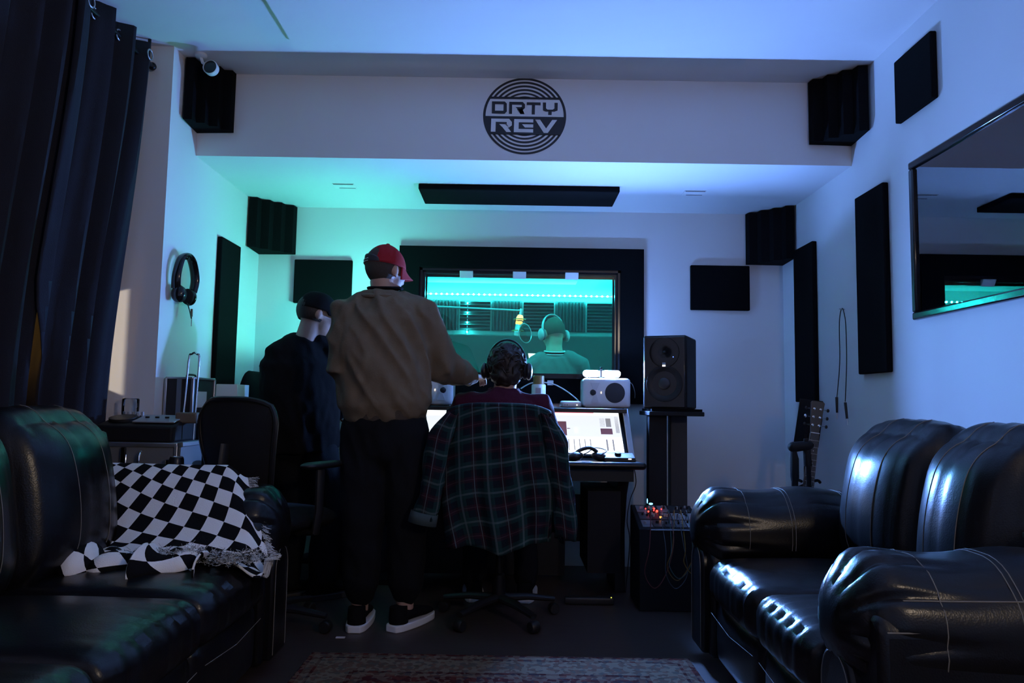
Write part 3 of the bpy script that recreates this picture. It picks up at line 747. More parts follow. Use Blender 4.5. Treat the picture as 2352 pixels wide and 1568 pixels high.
def stand_speaker(label, x, y, rz, lbl2):
    t = thing('studio_speaker', label, 'speaker', (x, y, 1.035), rz, group='black speakers on stands')
    obj('cabinet', MB().bx(-.127, .127, -.15, .15, 0, .425), BLKM, t, bevel=.012)
    fy = -.15
    obj('baffle', MB().bx(-.118, .118, fy-.008, fy, .008, .417), GLOSSB, t, bevel=.006)
    obj('waveguide', MB().lathe((0, fy-.008, .325), (0, -1, 0), [(.012, -.0), (.03, .003), (.06, .006), (.085, .004), (.088, -.001)], 32), GLOSSB, t)
    obj('tweeter', MB().sph((0, fy-.006, .325), .013, 14), METALB, t)
    wf = obj('woofer', MB().lathe((0, fy-.008, .145), (0, -1, 0), [(0, -.008), (.03, -.006), (.033, -.010), (.082, .003), (.092, .007), (.103, .006), (.106, -.001)], 44), BLK, t)
    obj('dust_cap', MB().ell((0, fy-.012, .145), ((.034, 0, 0), (0, .012, 0), (0, 0, .034)), 18), M('cone', (.03, .03, .035), .5), wf)
    obj('badge', MB().bx(-.010, .008, fy-.018, fy-.008, .243, .253, 0).bx(-.010, .008, fy-.018, fy-.008, .255, .266, 1), [E_('badge_white', (1, .93, .85), 1.0), M('badge_blue', (.3, .4, .5), .5)], t, smooth=False)
    obj('led', MB().sph((.052, fy-.014, .298), .003, 8), E_('led_blue', (.1, .2, 1), 3), t)
    s = thing('speaker_stand', lbl2, 'speaker stand', (x, y, 0), 0, group='speaker stands')
    obj('top_plate', MB().bx(-.155, .16, -.17, .17, .995, 1.02), BLKM, s, bevel=.004)
    obj('isolation_pad', MB().bx(-.14, .15, -.16, .16, 1.02, 1.035), FOAM, s)
    obj('post', MB().bx(-.145, -.04, -.10, -.02, .03, .995), BLKM, s, bevel=.004)
    obj('post', MB().bx(.01, .11, .04, .12, .03, .995), DGREY, s, bevel=.004)
    obj('base_plate', MB().bx(-.17, .17, -.18, .18, 0, .03), BLKM, s, bevel=.004)
stand_speaker('black studio speaker on a tall stand right of the booth window', .936, 4.42, -.42, 'tall black two-post speaker stand beside the patch-cable case')
stand_speaker('black studio speaker on a stand hidden behind the standing man', -.86, 4.53, .42, 'black two-post speaker stand behind the standing man')
light_bar('light_bar', 'green LED light bar on the left stand speaker behind the standing man', (-.85, 4.52, 1.462), -2.1, .20, GREEN_E, .013, (0, -1, .42))

# ------------------------------------------------------------------ small things on the desk
t = thing('mini_computer', 'small silver mini computer beside the right white speaker', 'computer', (.356, 4.60, 1.03))
obj('body', MB().pillow((0, 0, .022), (.125, .15, .042), .014, 8), M('mini_alu', (.6, .61, .63), .4, metal=.4), t)
obj('led', MB().sph((.034, -.076, .018), .0035, 8), E_('led_white', (1, .95, .85), 3), t)
obj('port', MB().bx(-.040, -.037, -.0765, -.074, .014, .024).bx(-.028, -.025, -.0765, -.074, .014, .024), BLK, t)
t = thing('spray_can', 'white can with a red label and amber cap behind the seated man', 'can', (.158, 4.60, 1.03))
obj('can_body', MB().lathe((0, 0, 0), (0, 0, 1), [(0, 0), (.042, 0), (.044, .006), (.044, .135), (.040, .142), (0, .142)], 28), WPLAS, t)
obj('cap', MB().lathe((0, 0, .142), (0, 0, 1), [(.035, 0), (.035, .05), (.030, .054), (0, .054)], 20), M('amber_cap', (.22, .13, .04), .4), t)
obj('label_patch', MB().lathe((0, 0, .05), (0, 0, 1), [(.0445, 0), (.0445, .03)], 28), M('red_label_glow', (.6, .03, .06), .5, emit=(.9, .05, .12), es=.15), t)  # red label is brightened by a faint emission of its own
obj('label_patch', MB().bx(-.02, .012, -.047, -.044, .085, .12), M('label_grey', (.45, .4, .4), .6), t)
tag(obj('power_outlet', MB().bx(.225, .266, YB-.042, YB-.035, 1.175, 1.208), WPLAS, bevel=.003), 'small white outlet plate on the black window frame beside the can', 'outlet')
tag(obj('white_cable', MB().tube(smoothpath([(.05, 4.88, 1.15), (.13, 4.86, 1.19), (.25, 4.85, 1.185), (.34, 4.80, 1.14), (.415, 4.71, 1.075), (.43, 4.69, 1.035)]), .004, 6), WPLAS), 'thin white cable sagging in front of the black window frame', 'cable')
tag(obj('thin_cable', MB().tube(smoothpath([(.72, 4.70, 1.20), (.76, 4.75, 1.19), (.79, 4.82, 1.14), (.80, 4.88, 1.10)]), .002, 5), WPLAS), 'thin wire hanging beside the right white speaker', 'cable')
t = thing('audio_interface', 'black desktop audio interface with a knob on the right of the desk', 'audio interface', (.585, 4.10, .745))
obj('body', MB().prism([(-.05, 0), (.05, 0), (.05, .045), (-.05, .022)], 'x', -.085, .085), BLK, t, bevel=.004)
obj('knob', MB().lathe((-.005, .0, .034), (0, -.2, 1), [(.018, 0), (.017, .014), (0, .014)], 20), METALB, t)
for i in range(6): obj('button', MB().sph((-.055+.02*i, -.046, .018), .003, 6), M('button_grey', (.3, .3, .32), .5), t)
obj('led', MB().bx(.045, .062, -.0515, -.048, .014, .019), E_('led_white', (1, .95, .85), 3), t)
t = thing('headset', 'black headset with tangled cable lying on the desk front', 'headphones', (.405, 4.07, .745))
obj('ear_cup', MB().ell((-.06, 0, .025), ((.045, 0, .008), (0, .04, 0), (-.004, 0, .024)), 16), BLK, t)
obj('ear_cup', MB().ell((.07, .02, .025), ((.042, 0, -.008), (0, .04, 0), (.004, 0, .024)), 16), BLK, t)
obj('headband', MB().tube(smoothpath([(-.06, 0, .04), (-.03, .01, .06), (.02, .01, .072), (.06, .02, .05)]), (.010,)*25, 8), BLK, t)
obj('cord', MB().tube(smoothpath([(.07, .0, .03), (.10, -.02, .05), (.11, .03, .06), (.05, .05, .07), (0, .03, .04), (-.1, .02, .01), (-.16, .0, .006)]), .003, 5), BLK, t)
t = thing('small_box', 'tiny grey box standing on the desk left of the headset', 'box', (.325, 4.11, .745))
obj('body', MB().box((0, 0, .022), (.035, .03, .04), Matrix.Rotation(.25, 3, 'Z')), M('grey_box', (.16, .2, .22), .5), t, bevel=.003)
t = thing('power_strip', 'black power strip with a tiny lit lamp under the desk', 'power strip', (.42, 4.02, 0))
obj('body', MB().pillow((0, 0, .02), (.26, .05, .04), .01, 6), BLK, t)
for i in range(4): obj('socket', MB().lathe((-.09+.05*i, 0, .041), (0, 0, 1), [(.014, 0), (.014, -.004), (0, -.004)], 12), DGREY, t)
obj('led', MB().sph((.115, -.02, .041), .003, 8), E_('led_yellow', (.8, .8, .1), 2), t)

# ------------------------------------------------------------------ patch-cable case
def synth_case():
    t = thing('synth_case', 'black slanted synthesizer case with red lights and patch cables by the sofa', 'synthesizer', (.82, 3.90, 0))
    x0, x1 = -.155, .18
    obj('case_body', MB().prism([(0, 0), (.30, 0), (.30, .50), (0, .415)], 'x', x0, x1), BLKM, t, bevel=.005)
    R = Matrix.Rotation(math.atan2(.085, .30), 3, 'X')
    def tp(u, v, h=0): return V((lerp(x0+.02, x1-.02, u), lerp(.015, .285, v), lerp(.419, .496, v)+.001+h))
    for r_ in range(3):
        for c_ in range(5):
            a = tp(c_/5+.01, r_/3+.02); b = tp((c_+1)/5-.01, (r_+1)/3-.02); m_ = (a+b)/2
            obj('module', MB().box(m_, (b.x-a.x, (b.y-a.y), .006), R), random.choice((M('mod_a', (.10, .10, .11), .4, metal=.4), M('mod_b', (.02, .02, .022), .5), M('mod_c', (.28, .28, .30), .4, metal=.4))), t, smooth=False)
            for k in range(3):
                q = m_+V((random.uniform(-.02, .02), random.uniform(-.03, .03), .008)); obj('knob', MB().lathe(q, (0, -.2, 1), [(.006, -.004), (.005, .010), (0, .010)], 10), random.choice((BLK, M('knob_grey', (.4, .4, .42), .4))), t)
    obj('rail', MB().tube([(x0+.06, -.004, .412), (x1-.01, -.004, .412)], .003, 6), ALU, t)
    for (u, v, c_, r_) in ((.36, .62, (1, .05, .03), .007), (.38, .35, (1, .35, .05), .006), (.20, .60, (1, .05, .04), .005), (.33, .74, (1, .05, .04), .005), (.17, .73, (1, .04, .04), .004), (.46, .72, (1, .04, .04), .004), (.31, .66, (1, .04, .04), .004)):
        obj('indicator_led', MB().sph(tp(u, v, .014), r_, 10), E_('red_led_%d' % int(c_[1]*100), c_, 4), t)
    obj('indicator_led', MB().ell(tp(.30, .93, .018), ((.012, 0, 0), (0, .006, 0), (0, 0, .006)), 10), E_('cyan_led', (.2, .6, 1), 3), t)
    obj('indicator_led', MB().ell(tp(.24, .96, .03), ((.003, 0, 0), (0, .003, 0), (0, 0, .014)), 10), E_('cyan_led', (.2, .6, 1), 3), t)
    cols = [(.15, .03, .03), (.06, .08, .10), (.05, .12, .12), (.22, .12, .02), (.25, .16, .02), (.12, .12, .13)]
    for i, (u, dx, dz) in enumerate(((.20, -.06, .27), (.36, .0, .27), (.52, -.03, .22), (.62, -.07, .23), (.74, -.02, .20), (.84, .03, .10))):
        p = tp(u, .45, .01); e = tp(min(.98, u+.3), .3, .01)
        pts = smoothpath([p, p+V((-.005, -.06, .03)), V((p.x+dx*.6, -.05, .33)), V((p.x+dx, -.055, .42-dz*.8)), V((p.x+dx+.05, -.055, .40-dz)), V((p.x+dx+.11, -.05, .42-dz*.8)), V((e.x, -.05, .36)), e+V((0, -.04, .03)), e], 7)
        c = tag(obj('patch_cable', MB().tube(pts, .0022, 5), M('patch_%d' % i, cols[i], .6)), ('dark red patch cable', 'dull blue patch cable', 'teal patch cable', 'brown patch cable', 'amber patch cable', 'grey patch cable')[i]+' looping down the front of the synthesizer case', 'cable', 'patch cables')
        c.location = t.location
synth_case()

# ------------------------------------------------------------------ office chairs
def office_chair(label, loc, rz, seat_z=.48, back_w=.46, back_z=(.60, 1.05), arm_z=.68, arms=True, mesh=True, headrest=False):
    t = thing('office_chair', label, 'chair', loc, rz, group='black office chairs')
    for k in range(5):
        a = 2*PI*k/5+.3; d = V((math.cos(a), math.sin(a), 0))
        lg = obj('base_leg', MB().tube([V((0, 0, .10)), d*.15+V((0, 0, .095)), d*.29+V((0, 0, .075))], [(.022, .028), (.018, .024), (.013, .018)], 10), BLK, t)
        pz = V((-d.y, d.x, 0))
        obj('caster', MB().lathe(d*.29+V((0, 0, .028))-pz*.022, pz, [(0, 0), (.024, 0), (.028, .006), (.028, .038), (.024, .044), (0, .044)], 16), BLK, lg)
    obj('gas_lift', MB().lathe((0, 0, .09), (0, 0, 1), [(.035, 0), (.03, .12), (.018, .13), (.018, seat_z-.17)], 16), METALB, t)
    obj('tilt_mechanism', MB().bx(-.10, .10, -.12, .10, seat_z-.09, seat_z-.05), BLK, t, bevel=.01)
    obj('seat', MB().pillow((0, .02, seat_z), (.49, .47, .09), (.12, .12, .045), 14, (0, 0, .012)), BLACKCL, t)
    z0, z1 = back_z; zc = (z0+z1)/2; hw = back_w/2
    def bk(u, v):
        a = lerp(-1, 1, u); z = lerp(z0, z1, v)
        w_ = hw*(1-.28*(1-v)**2)*(1-.16*max(0, (v-.75)/.25)**2)
        return V((a*w_, -.25-.045*(v-.4)+.05*a*a*1.0-.02*math.sin(v*PI), z-.05*a*a*a*a*max(0, v-.4)))
    if mesh:
        obj('back_mesh', MB().grid(bk, 14, 16), M('chair_mesh', (.006, .006, .007), .9, bump=.6, bscale=700), t, solid=.006)
        edge = [bk(0, i/14) for i in range(15)]+[bk(i/14, 1) for i in range(1, 15)]+[bk(1, 1-i/14) for i in range(1, 15)]+[bk(1-i/14, 0) for i in range(1, 15)]
        obj('back_frame', MB().tube(edge, .013, 8), BLK, t)
    else:
        obj('backrest', MB().pillow((0, -.27, zc), (back_w, .09, z1-z0), (.10, .045, .16), 16, (0, .012, 0)), BLACKCL, t)
    obj('back_support', MB().tube([(0, -.05, seat_z-.06), (0, -.27, seat_z-.04), (0, -.305, z0+.02), (0, -.285, zc)], [(.03, .012)]*4, 10), BLK, t)
    if arms:
        for s in (-1, 1):
            ar = obj('armrest', MB().tube([(s*.17, 0, seat_z-.05), (s*.27, 0, seat_z-.04), (s*.285, 0, seat_z+.06), (s*.285, .0, arm_z-.02)], [(.016, .024)]*4, 10), BLK, t)
            obj('arm_pad', MB().pillow((s*.285, .02, arm_z), (.085, .27, .032), (.035, .06, .016), 10), BLK, ar)
    return t
office_chair('black mesh office chair with its back to the camera beyond the left sofa', (-1.12, 3.50, 0), -.45, .50, .46, (.66, 1.05), .76)
office_chair('black padded chair half hidden behind the man dressed in black at the left', (-1.30, 4.52, 0), -PI/2, .52, .44, (.72, 1.22), .72, True, False)
office_chair('black office chair under the plaid shirt, carrying the man at the desk', (-.055, 3.74, 0), .0, .50, .48, (.56, 1.02), .70)

# plaid shirt over the chair back
def flannel():
    t = thing('plaid_shirt', 'dark green plaid flannel shirt hung over the chair back', 'shirt', (-.065, 0, 0))
    yb = 3.745-.335
    def back(u, v):
        a = lerp(-1, 1, u)
        hw = lerp(.245, .262, sstep(0, .3, v))*(1-.10*sstep(.55, 1, v))
        z = lerp(1.035, .42+.02*math.sin(u*9)-.03*(1-u), v) - .035*(abs(a)**4)*(1-sstep(0, .25, v))
        y = yb - .02*math.sin(v*2.2)-.05*v*v+.07*a*a*(1-.3*v)
        y += v*(.022*math.sin(u*17+v*3)+.014*math.sin(u*31-v*4))
        x = a*hw+.03*v*v*.5 + .01*v*math.sin(v*6+u*4)
        return V((x, y, z))
    obj('back_panel', MB().grid(back, 60, 50, lambda u, v: (u*.52-.05*v, v*.66+.03*math.sin(u*3)+.07*u)), PLAID, t, solid=.005)
    def yoke(u, v):           # over the top and down the inside
        a = lerp(-1, 1, u); p = back(u, 0)
        ang = v*PI
        if v < .6: q = v/.6*PI; return V((p.x, p.y+.028*(1-math.cos(q)), p.z+.016*math.sin(q)))
        return V((p.x*.98, p.y+.056+.004, p.z-.22*(v-.6)/.4))
    obj('collar_fold', MB().grid(yoke, 40, 14, lambda u, v: (u*.52, -v*.18-.03*u*1.5)), PLAID, t, solid=.005)
    def sleeve(nm, pts, rad):
        pts = smoothpath(pts, 6); n = 18; mb = MB(); uvd = {}
        L_ = 0
        for i, p in enumerate(pts):
            if i: L_ += (pts[i]-pts[i-1]).length
            s_ = i/(len(pts)-1); k = s_*(len(rad)-1); j = min(int(k), len(rad)-2); ra, rb = [lerp(rad[j][q], rad[j+1][q], k-j) for q in (0, 1)]
            for m_ in range(n+1):
                a = 2*PI*m_/n; rr = 1+.12*math.sin(3*a+s_*11)+.06*math.sin(5*a-s_*19)
                mb.v.append(p+V((ra*rr*math.cos(a), rb*rr*math.sin(a), .01*math.sin(2*a)))); uvd[len(mb.v)-1] = (m_/n*.36, L_)
        for i in range(len(pts)-1):
            for m_ in range(n): mb.f.append((i*(n+1)+m_, i*(n+1)+m_+1, (i+1)*(n+1)+m_+1, (i+1)*(n+1)+m_)); mb.mi.append(0)
        mb.uv = uvd; me = mb.mesh(nm, PLAID, True, merge=False); o = link(nm, me, t); md = o.modifiers.new('s', 'SOLIDIFY'); md.thickness = .004
    sleeve('sleeve', [(-.215, yb+.03, 1.0), (-.265, yb+.02, .90), (-.285, yb+.0, .75), (-.305, yb-.02, .62), (-.325, yb-.02, .53)], [(.03, .03), (.055, .045), (.055, .05), (.05, .045), (.055, .05)])
    obj('cuff', MB().tube([(-.325, yb-.02, .555), (-.335, yb-.022, .505)], [(.060, .055), (.063, .057)], 18, side=(1, 0, 0), cap=False), M('cuff_cloth', (.045, .07, .07), .9), t, solid=.006)
    sleeve('sleeve', [(.215, yb+.03, 1.0), (.262, yb+.03, .88), (.285, yb+.02, .72), (.305, yb+.01, .58), (.318, yb, .45)], [(.03, .03), (.055, .045), (.055, .05), (.05, .045), (.05, .05)])
    def tail(u, v):
        a = lerp(.05, 1, u)
        return V((.21+.08*u+.02*v, yb+.0+.06*u+.015*math.sin(u*12+v*3), lerp(.72, .44+.03*math.sin(u*5), v)))
    obj('front_flap', MB().grid(tail, 14, 20, lambda u, v: (u*.12, v*.3)), PLAID, t, solid=.004)
flannel()

# ------------------------------------------------------------------ left side clutter
def flight_case():
    t = thing('flight_case', 'silver-edged flight case with butterfly latches behind the left sofa', 'case', (-1.70, 3.44, 0))
    x0, x1, y0, y1 = -.165, .21, -.13, .15
    obj('lower_shell', MB().bx(x0, x1, y0, y1, .03, .52), M('case_laminate', (.16, .17, .18), .5, var=.1), t, bevel=.004)
    obj('upper_shell', MB().bx(x0, x1, y0, y1, .535, .84), M('case_laminate', (.16, .17, .18), .5), t, bevel=.004)
    for z in (.52, .83): obj('edge_extrusion', MB().bx(x0-.006, x1+.006, y0-.006, y1+.006, z, z+.022), ALU, t, bevel=.004)
    for x in (x0, x1): obj('corner_extrusion', MB().bx(x-.008, x+.008, y0-.008, y0+.01, .03, .84), ALU, t, bevel=.003)
    lt = obj('latch', MB().bx(-.03, .0, y0-.018, y0, .68, .80), CHROME, t, bevel=.006); obj('latch_hook', MB().bx(-.025, -.005, y0-.022, y0-.01, .78, .83), METALB, lt, bevel=.003)
    obj('handle', MB().tube(smoothpath([(.06, y0-.012, .70), (.062, y0-.03, .73), (.062, y0-.03, .79), (.06, y0-.012, .81)]), .007, 8), CHROME, t)
    obj('latch', MB().bx(.17, .20, y0-.014, y0, .70, .78), CHROME, t, bevel=.004)
    th = obj('trolley_handle', MB().tube(smoothpath([(.168, .0, .86), (.180, .0, 1.05), (.188, .0, 1.235), (.2, .0, 1.255), (.212, .0, 1.262), (.224, .0, 1.255), (.236, .0, 1.235), (.232, .0, 1.05), (.228, .0, .86)], 5), .0045, 8), CHROME, t)
    obj('handle_block', MB().bx(.15, .25, -.03, .03, .935, .985), M('block_tan', (.14, .11, .08), .5), th, bevel=.008)
    for x in (x0+.05, x1-.05):
        for y in (y0+.04, y1-.04): obj('caster', MB().lathe((x-.01, y, .016), (1, 0, 0), [(0, 0), (.016, 0), (.016, .02), (0, .02)], 12), BLK, t)
    m_ = thing('dj_mixer', 'black mixer with small knobs sitting on the flight case', 'mixer', (-1.72, 3.42, .853))
    obj('body', MB().prism([(-.105, 0), (.155, 0), (.155, .112), (.05, .105), (-.105, .07)], 'x', -.145, .205), BLKM, m_, bevel=.01)
    obj('top_panel', MB().box((.10, -.005, .101), (.19, .13, .006), Matrix.Rotation(.22, 3, 'X')), M('mixer_panel', (.35, .37, .40), .45, metal=.3), m_, bevel=.002)
    for i in range(5): obj('knob', MB().lathe((-.12+.022*i, .10, .108), (0, -.1, 1), [(.0075, 0), (.006, .022), (0, .022)], 12), M('knob_light', (.35, .38, .42), .4), m_)
    for i in range(3): obj('button', MB().bx(.045+.045*i, .06+.045*i, -.03, -.02, .104, .112), BLK, m_)
    obj('jog_rim', MB().lathe((-.07, .0, .095), (0, -.2, 1), [(.06, 0), (.06, .012), (.05, .014), (0, .014)], 24), BLK, m_)
    g = thing('glass_jar', 'clear glass jar standing on the mixer by the curtain', 'jar', (-1.82, 3.535, .965))
    obj('glass_wall', MB().lathe((0, 0, 0), (0, 0, 1), [(0, .002), (.036, .002), (.038, .01), (.038, .075), (.034, .08)], 24), glass_mat('jar_glass', (.95, .95, .93), 1.45), g)
    obj('rim', MB().lathe((0, 0, .078), (0, 0, 1), [(.034, 0), (.0365, .002), (.034, .004), (.032, .002), (.034, 0)], 24), CHROME, g)
flight_case()
def cabinet():
    t = thing('side_cabinet', 'low black cabinet against the left wall holding cases and boxes', 'cabinet', (-1.59, 3.98, 0))
    obj('carcass', MB().bx(-.14, .10, -.36, .28, .04, .92), BLKM, t, bevel=.006)
    obj('top_board', MB().bx(-.145, .12, -.365, .285, .92, .945), BLKM, t, bevel=.004)
    for y in (-.20, .12):
        d = obj('door', MB().bx(.10, .115, y-.15, y+.15, .06, .90), BLKM, t, bevel=.003); obj('handle', MB().tube([(.125, y+.1, .5), (.125, y+.1, .6)], .005, 8), METALB, d)
cabinet()
def suitcase():
    t = thing('equipment_case', 'upright black case with aluminium edges and a white label by the left wall', 'case', (-1.645, 3.78, .945), -.10)
    w_, d_, h_ = .14, .21, .205
    obj('shell', MB().bx(-w_/2, w_/2, -d_/2, d_/2, 0, h_), M('case_black', (.013, .013, .014), .55), t)
    for sx in (-1, 1):
        for sy in (-1, 1): obj('corner_strip', MB().bx(sx*w_/2-.007, sx*w_/2+.007, sy*d_/2-.007, sy*d_/2+.007, 0, h_), ALU, t, bevel=.003)
    for z in (0, h_):
        for s in (-1, 1):
            obj('edge_strip', MB().bx(-w_/2, w_/2, s*d_/2-.006, s*d_/2+.006, z-.005+.005*(z == 0), z+.006), ALU, t, bevel=.002)
            obj('edge_strip', MB().bx(s*w_/2-.006, s*w_/2+.006, -d_/2, d_/2, z-.005+.005*(z == 0), z+.006), ALU, t, bevel=.002)
    obj('middle_strip', MB().bx(-.012, .012, -d_/2-.004, -d_/2+.002, 0, h_), ALU, t)
    obj('label', MB().bx(w_/2, w_/2+.002, -.06, .03, .06, .14), M('label_card', (.6, .64, .66), .7), t, smooth=False)
    obj('handle', MB().tube(smoothpath([(0, -.04, h_), (0, -.035, h_+.018), (0, .035, h_+.018), (0, .04, h_)]), .005, 8), BLK, t)
suitcase()
t = thing('white_box', 'small white carton on the cabinet below the left wall panel', 'box', (-1.56, 4.13, .945))
obj('carton', MB().bx(-.055, .06, -.10, .08, .10, .185), M('carton', (.72, .74, .78), .8), t, bevel=.002)
obj('lower_box', MB().bx(-.05, .055, -.09, .07, 0, .10), M('carton_dark', (.02, .02, .022), .7), t, bevel=.004)
t = thing('drink_can', 'small dark drink can beside the flight case', 'can', (-1.455, 3.24, .70))
# can stands on a low stool
st = thing('side_stool', 'low black stool behind the checkered blanket', 'stool', (-1.455, 3.24, 0))
obj('stool_top', MB().lathe((0, 0, .67), (0, 0, 1), [(0, 0), (.055, 0), (.06, .008), (.06, .022), (.055, .03), (0, .03)], 24), BLKM, st)
for k in range(3):
    a = k*2*PI/3; obj('leg', MB().tube([(.03*math.cos(a), .03*math.sin(a), .67), (.055*math.cos(a), .055*math.sin(a), 0)], .009, 8), BLKM, st)
obj('can_body', MB().lathe((0, 0, 0), (0, 0, 1), [(0, 0), (.026, 0), (.031, .008), (.031, .085), (.027, .095), (0, .094)], 24), M('can_dark', (.02, .022, .03), .3, metal=.6), t)
obj('rim', MB().lathe((0, 0, .094), (0, 0, 1), [(.025, 0), (.027, .003), (.024, .004), (.022, 0)], 24), ALU, t)

# headphones on the left wall
def wall_phones():
    c = V((XL, 3.76, 1.68))
    t = thing('headphones', 'black headphones hanging on the left wall with a dangling plug', 'headphones', c)
    hk = obj('wall_hook', MB().tube([(0, 0, .085), (.055, 0, .085), (.06, 0, .097)], .005, 8), METALB, t)
    pts = smoothpath([(.035, -.075, -.08), (.04, -.085, -.01), (.045, -.055, .075), (.05, 0, .105), (.055, .055, .075), (.06, .085, -.01), (.055, .075, -.08)], 6)
    obj('headband', MB().tube(pts, [(.024, .011)]*len(pts), 10, side=(1, 0, .1)), GLOSSB, t)
    for s in (-1, 1):
        cu = obj('ear_cup', MB().ell((.045, s*.066, -.105), ((.036, 0, 0), (0, .024, 0), (0, 0, .045)), 18), GLOSSB, t)
        obj('cushion', MB().ell((.045, s*.042, -.105), ((.033, 0, 0), (0, .016, 0), (0, 0, .042)), 16), BLKM, cu)
    cd = obj('cord', MB().tube(smoothpath([(.05, .03, -.14), (.055, .05, -.175), (.055, .075, -.215)]), .003, 6), BLK, t)
    obj('plug', MB().tube([(.055, .075, -.165), (.055, .077, -.205)], .006, 8), M('plug_red', (.12, .03, .03), .5), cd)
    obj('jack', MB().tube([(.055, .077, -.205), (.055, .078, -.255)], .003, 8), CHROME, cd)
wall_phones()

# ------------------------------------------------------------------ right wall: cables, guitar, stands
def hang_cables():
    t = thing('hanging_cable', 'thin black cable loop hanging on the right wall with two plugs', 'cable', (XR, 4.0, 0))
    a = V((-.012, 4.06, 1.585)) - V((0, 4.0, 0))
    pts = smoothpath([(-.03, .085, 1.10), (-.014, .075, 1.30), (-.014, .07, 1.50), (-.014, .055, 1.575), (-.014, .03, 1.60), (-.014, .01, 1.575), (-.014, -.01, 1.50), (-.014, -.01, 1.30), (-.03, -.02, 1.09)], 7)
    obj('loop', MB().tube(pts, .0028, 6), BLK, t)
    obj('nail', MB().tube([(0, .03, 1.595), (-.03, .03, 1.597)], .003, 8), ALU, t)
    for y, z, dy in ((.085, 1.115, -.01), (-.02, 1.085, -.025)):
        pg = obj('plug', MB().tube([(-.03, y, z), (-.034, y+dy, z-.085)], [.0075, .006], 10), BLK, t); obj('jack', MB().tube([(-.034, y+dy, z-.085), (-.036, y+dy*1.5, z-.12)], .003, 8), ALU, pg)
hang_cables()
def guitar():
    t = thing('acoustic_guitar', 'acoustic guitar upright behind the right sofa, headstock and neck showing', 'guitar', (1.545, 4.09, .06))
    # lean: base -> headstock, in local coordinates
    top = P(1879, 925, 4.12)-V(t.location); ax = top.normalized(); R = Matrix((V((1, 0, 0)), V((0, 1, 0)), ax)).transposed()
    side = V((1, -.12, 0)); side = (side-ax*side.dot(ax)).normalized(); fwd = ax.cross(side)
    if fwd.y > 0: fwd = -fwd
    Ltot = top.length
    def Q(s, h, d=0): return ax*h+side*s+fwd*d
    body = MB(); n = 40; outl = []
    for i in range(n):
        a = 2*PI*i/n; h = .235-.235*math.cos(a); r_ = .17*math.sqrt(max(0, 1-((h-.15)/.152)**2)) if h < .2 else .125*math.sqrt(max(0, 1-((h-.35)/.122)**2))
        r_ = max(r_, .105 if .12 < h < .40 else 0); outl.append((math.copysign(r_, math.sin(a)) if abs(math.sin(a)) > 1e-6 else 0, h))
    vs_ = [Q(s, h, .0) for s, h in outl]+[Q(s, h, -.095) for s, h in outl]
    body.add(vs_, [tuple(range(n)), tuple(reversed(range(n, 2*n)))]+[(i, (i+1) % n, n+(i+1) % n, n+i) for i in range(n)])
    bd = obj('body', body, M('guitar_top', (.25, .13, .06), .3, coat=.3), t, bevel=.005)
    obj('sound_hole', MB().lathe(Q(0, .32, .002), fwd, [(0, 0), (.045, 0), (.052, .001)], 28), BLK, bd)
    obj('bridge', MB().add([Q(s, h, d) for d in (0, .01) for s, h in ((-.07, .14), (.07, .14), (.07, .165), (-.07, .165))], [(0, 1, 2, 3), (4, 5, 6, 7), (0, 1, 5, 4), (1, 2, 6, 5), (2, 3, 7, 6), (3, 0, 4, 7)]), DGREY, bd, smooth=False)
    nut = Ltot-.17
    def slab(nm, prof, d0, d1, mat, par=t):
        k = len(prof); mb = MB(); mb.add([Q(s, h, d0) for s, h in prof]+[Q(s, h, d1) for s, h in prof], [tuple(range(k)), tuple(reversed(range(k, 2*k)))]+[(i, (i+1) % k, k+(i+1) % k, k+i) for i in range(k)]); return obj(nm, mb, mat, par, smooth=False)
    nk = slab('neck', [(-.028, .46), (.028, .46), (.0215, nut), (-.0215, nut)], -.02, .004, M('neck_wood', (.09, .05, .03), .4))
    slab('fretboard', [(-.028, .36), (.028, .36), (.0215, nut), (-.0215, nut)], .004, .011, M('fretboard', (.035, .028, .024), .5), nk)
    for i in range(1, 15):
        h = nut-(nut-.15)*(1-2**(-i/12)); slab('fret', [(-.026, h), (.026, h), (.026, h+.002), (-.026, h+.002)], .011, .0125, ALU, nk)
    for i in (3, 5, 7, 9): h = nut-(nut-.15)*(1-2**(-(i-.5)/12)); obj('inlay_dot', MB().lathe(Q(0, h, .0112), fwd, [(0, .0006), (.003, .0006), (.003, 0)], 10), WPLAS, nk)
    slab('nut', [(-.022, nut), (.022, nut), (.022, nut+.005), (-.022, nut+.005)], .004, .016, WPLAS)
    hs = slab('headstock', [(-.0215, nut), (.0215, nut), (.036, nut+.17), (.028, nut+.178), (-.028, nut+.178), (-.036, nut+.17)], -.014, .002, M('headstock_face', (.02, .02, .022), .35))
    for i in range(3):
        for s in (-1, 1):
            h = nut+.045+.045*i; pg = obj('tuning_peg', MB().tube([Q(s*.024, h, -.004), Q(s*.052, h, -.004)], .003, 8), CHROME, hs)
            obj('peg_button', MB().ell(Q(s*.058, h, -.004), (side*.008, ax*.010, fwd*.004), 10), CHROME if s < 0 and i == 1 else BLK, pg)
            obj('string_post', MB().lathe(Q(s*.017, h, .002), fwd, [(.007, 0), (.007, .004), (.003, .005), (.003, .012), (0, .012)], 12), CHROME, hs)
    for i in range(6):
        s = -.017+.0068*i; obj('string', MB().tube([Q(s*1.3, .15, .012), Q(s, nut, .0165)], .0006, 4), ALU, t)
    g = thing('guitar_stand', 'black folding guitar stand holding the guitar behind the sofa', 'stand', (1.56, 4.11, 0))
    hN = .60
    obj('post', MB().tube([(.06, .22, .02), (.055, .14, .60)], .011, 10), METALB, g)
    q = V((1.545, 4.09, .06))+Q(0, .60, -.03)-V(g.location)
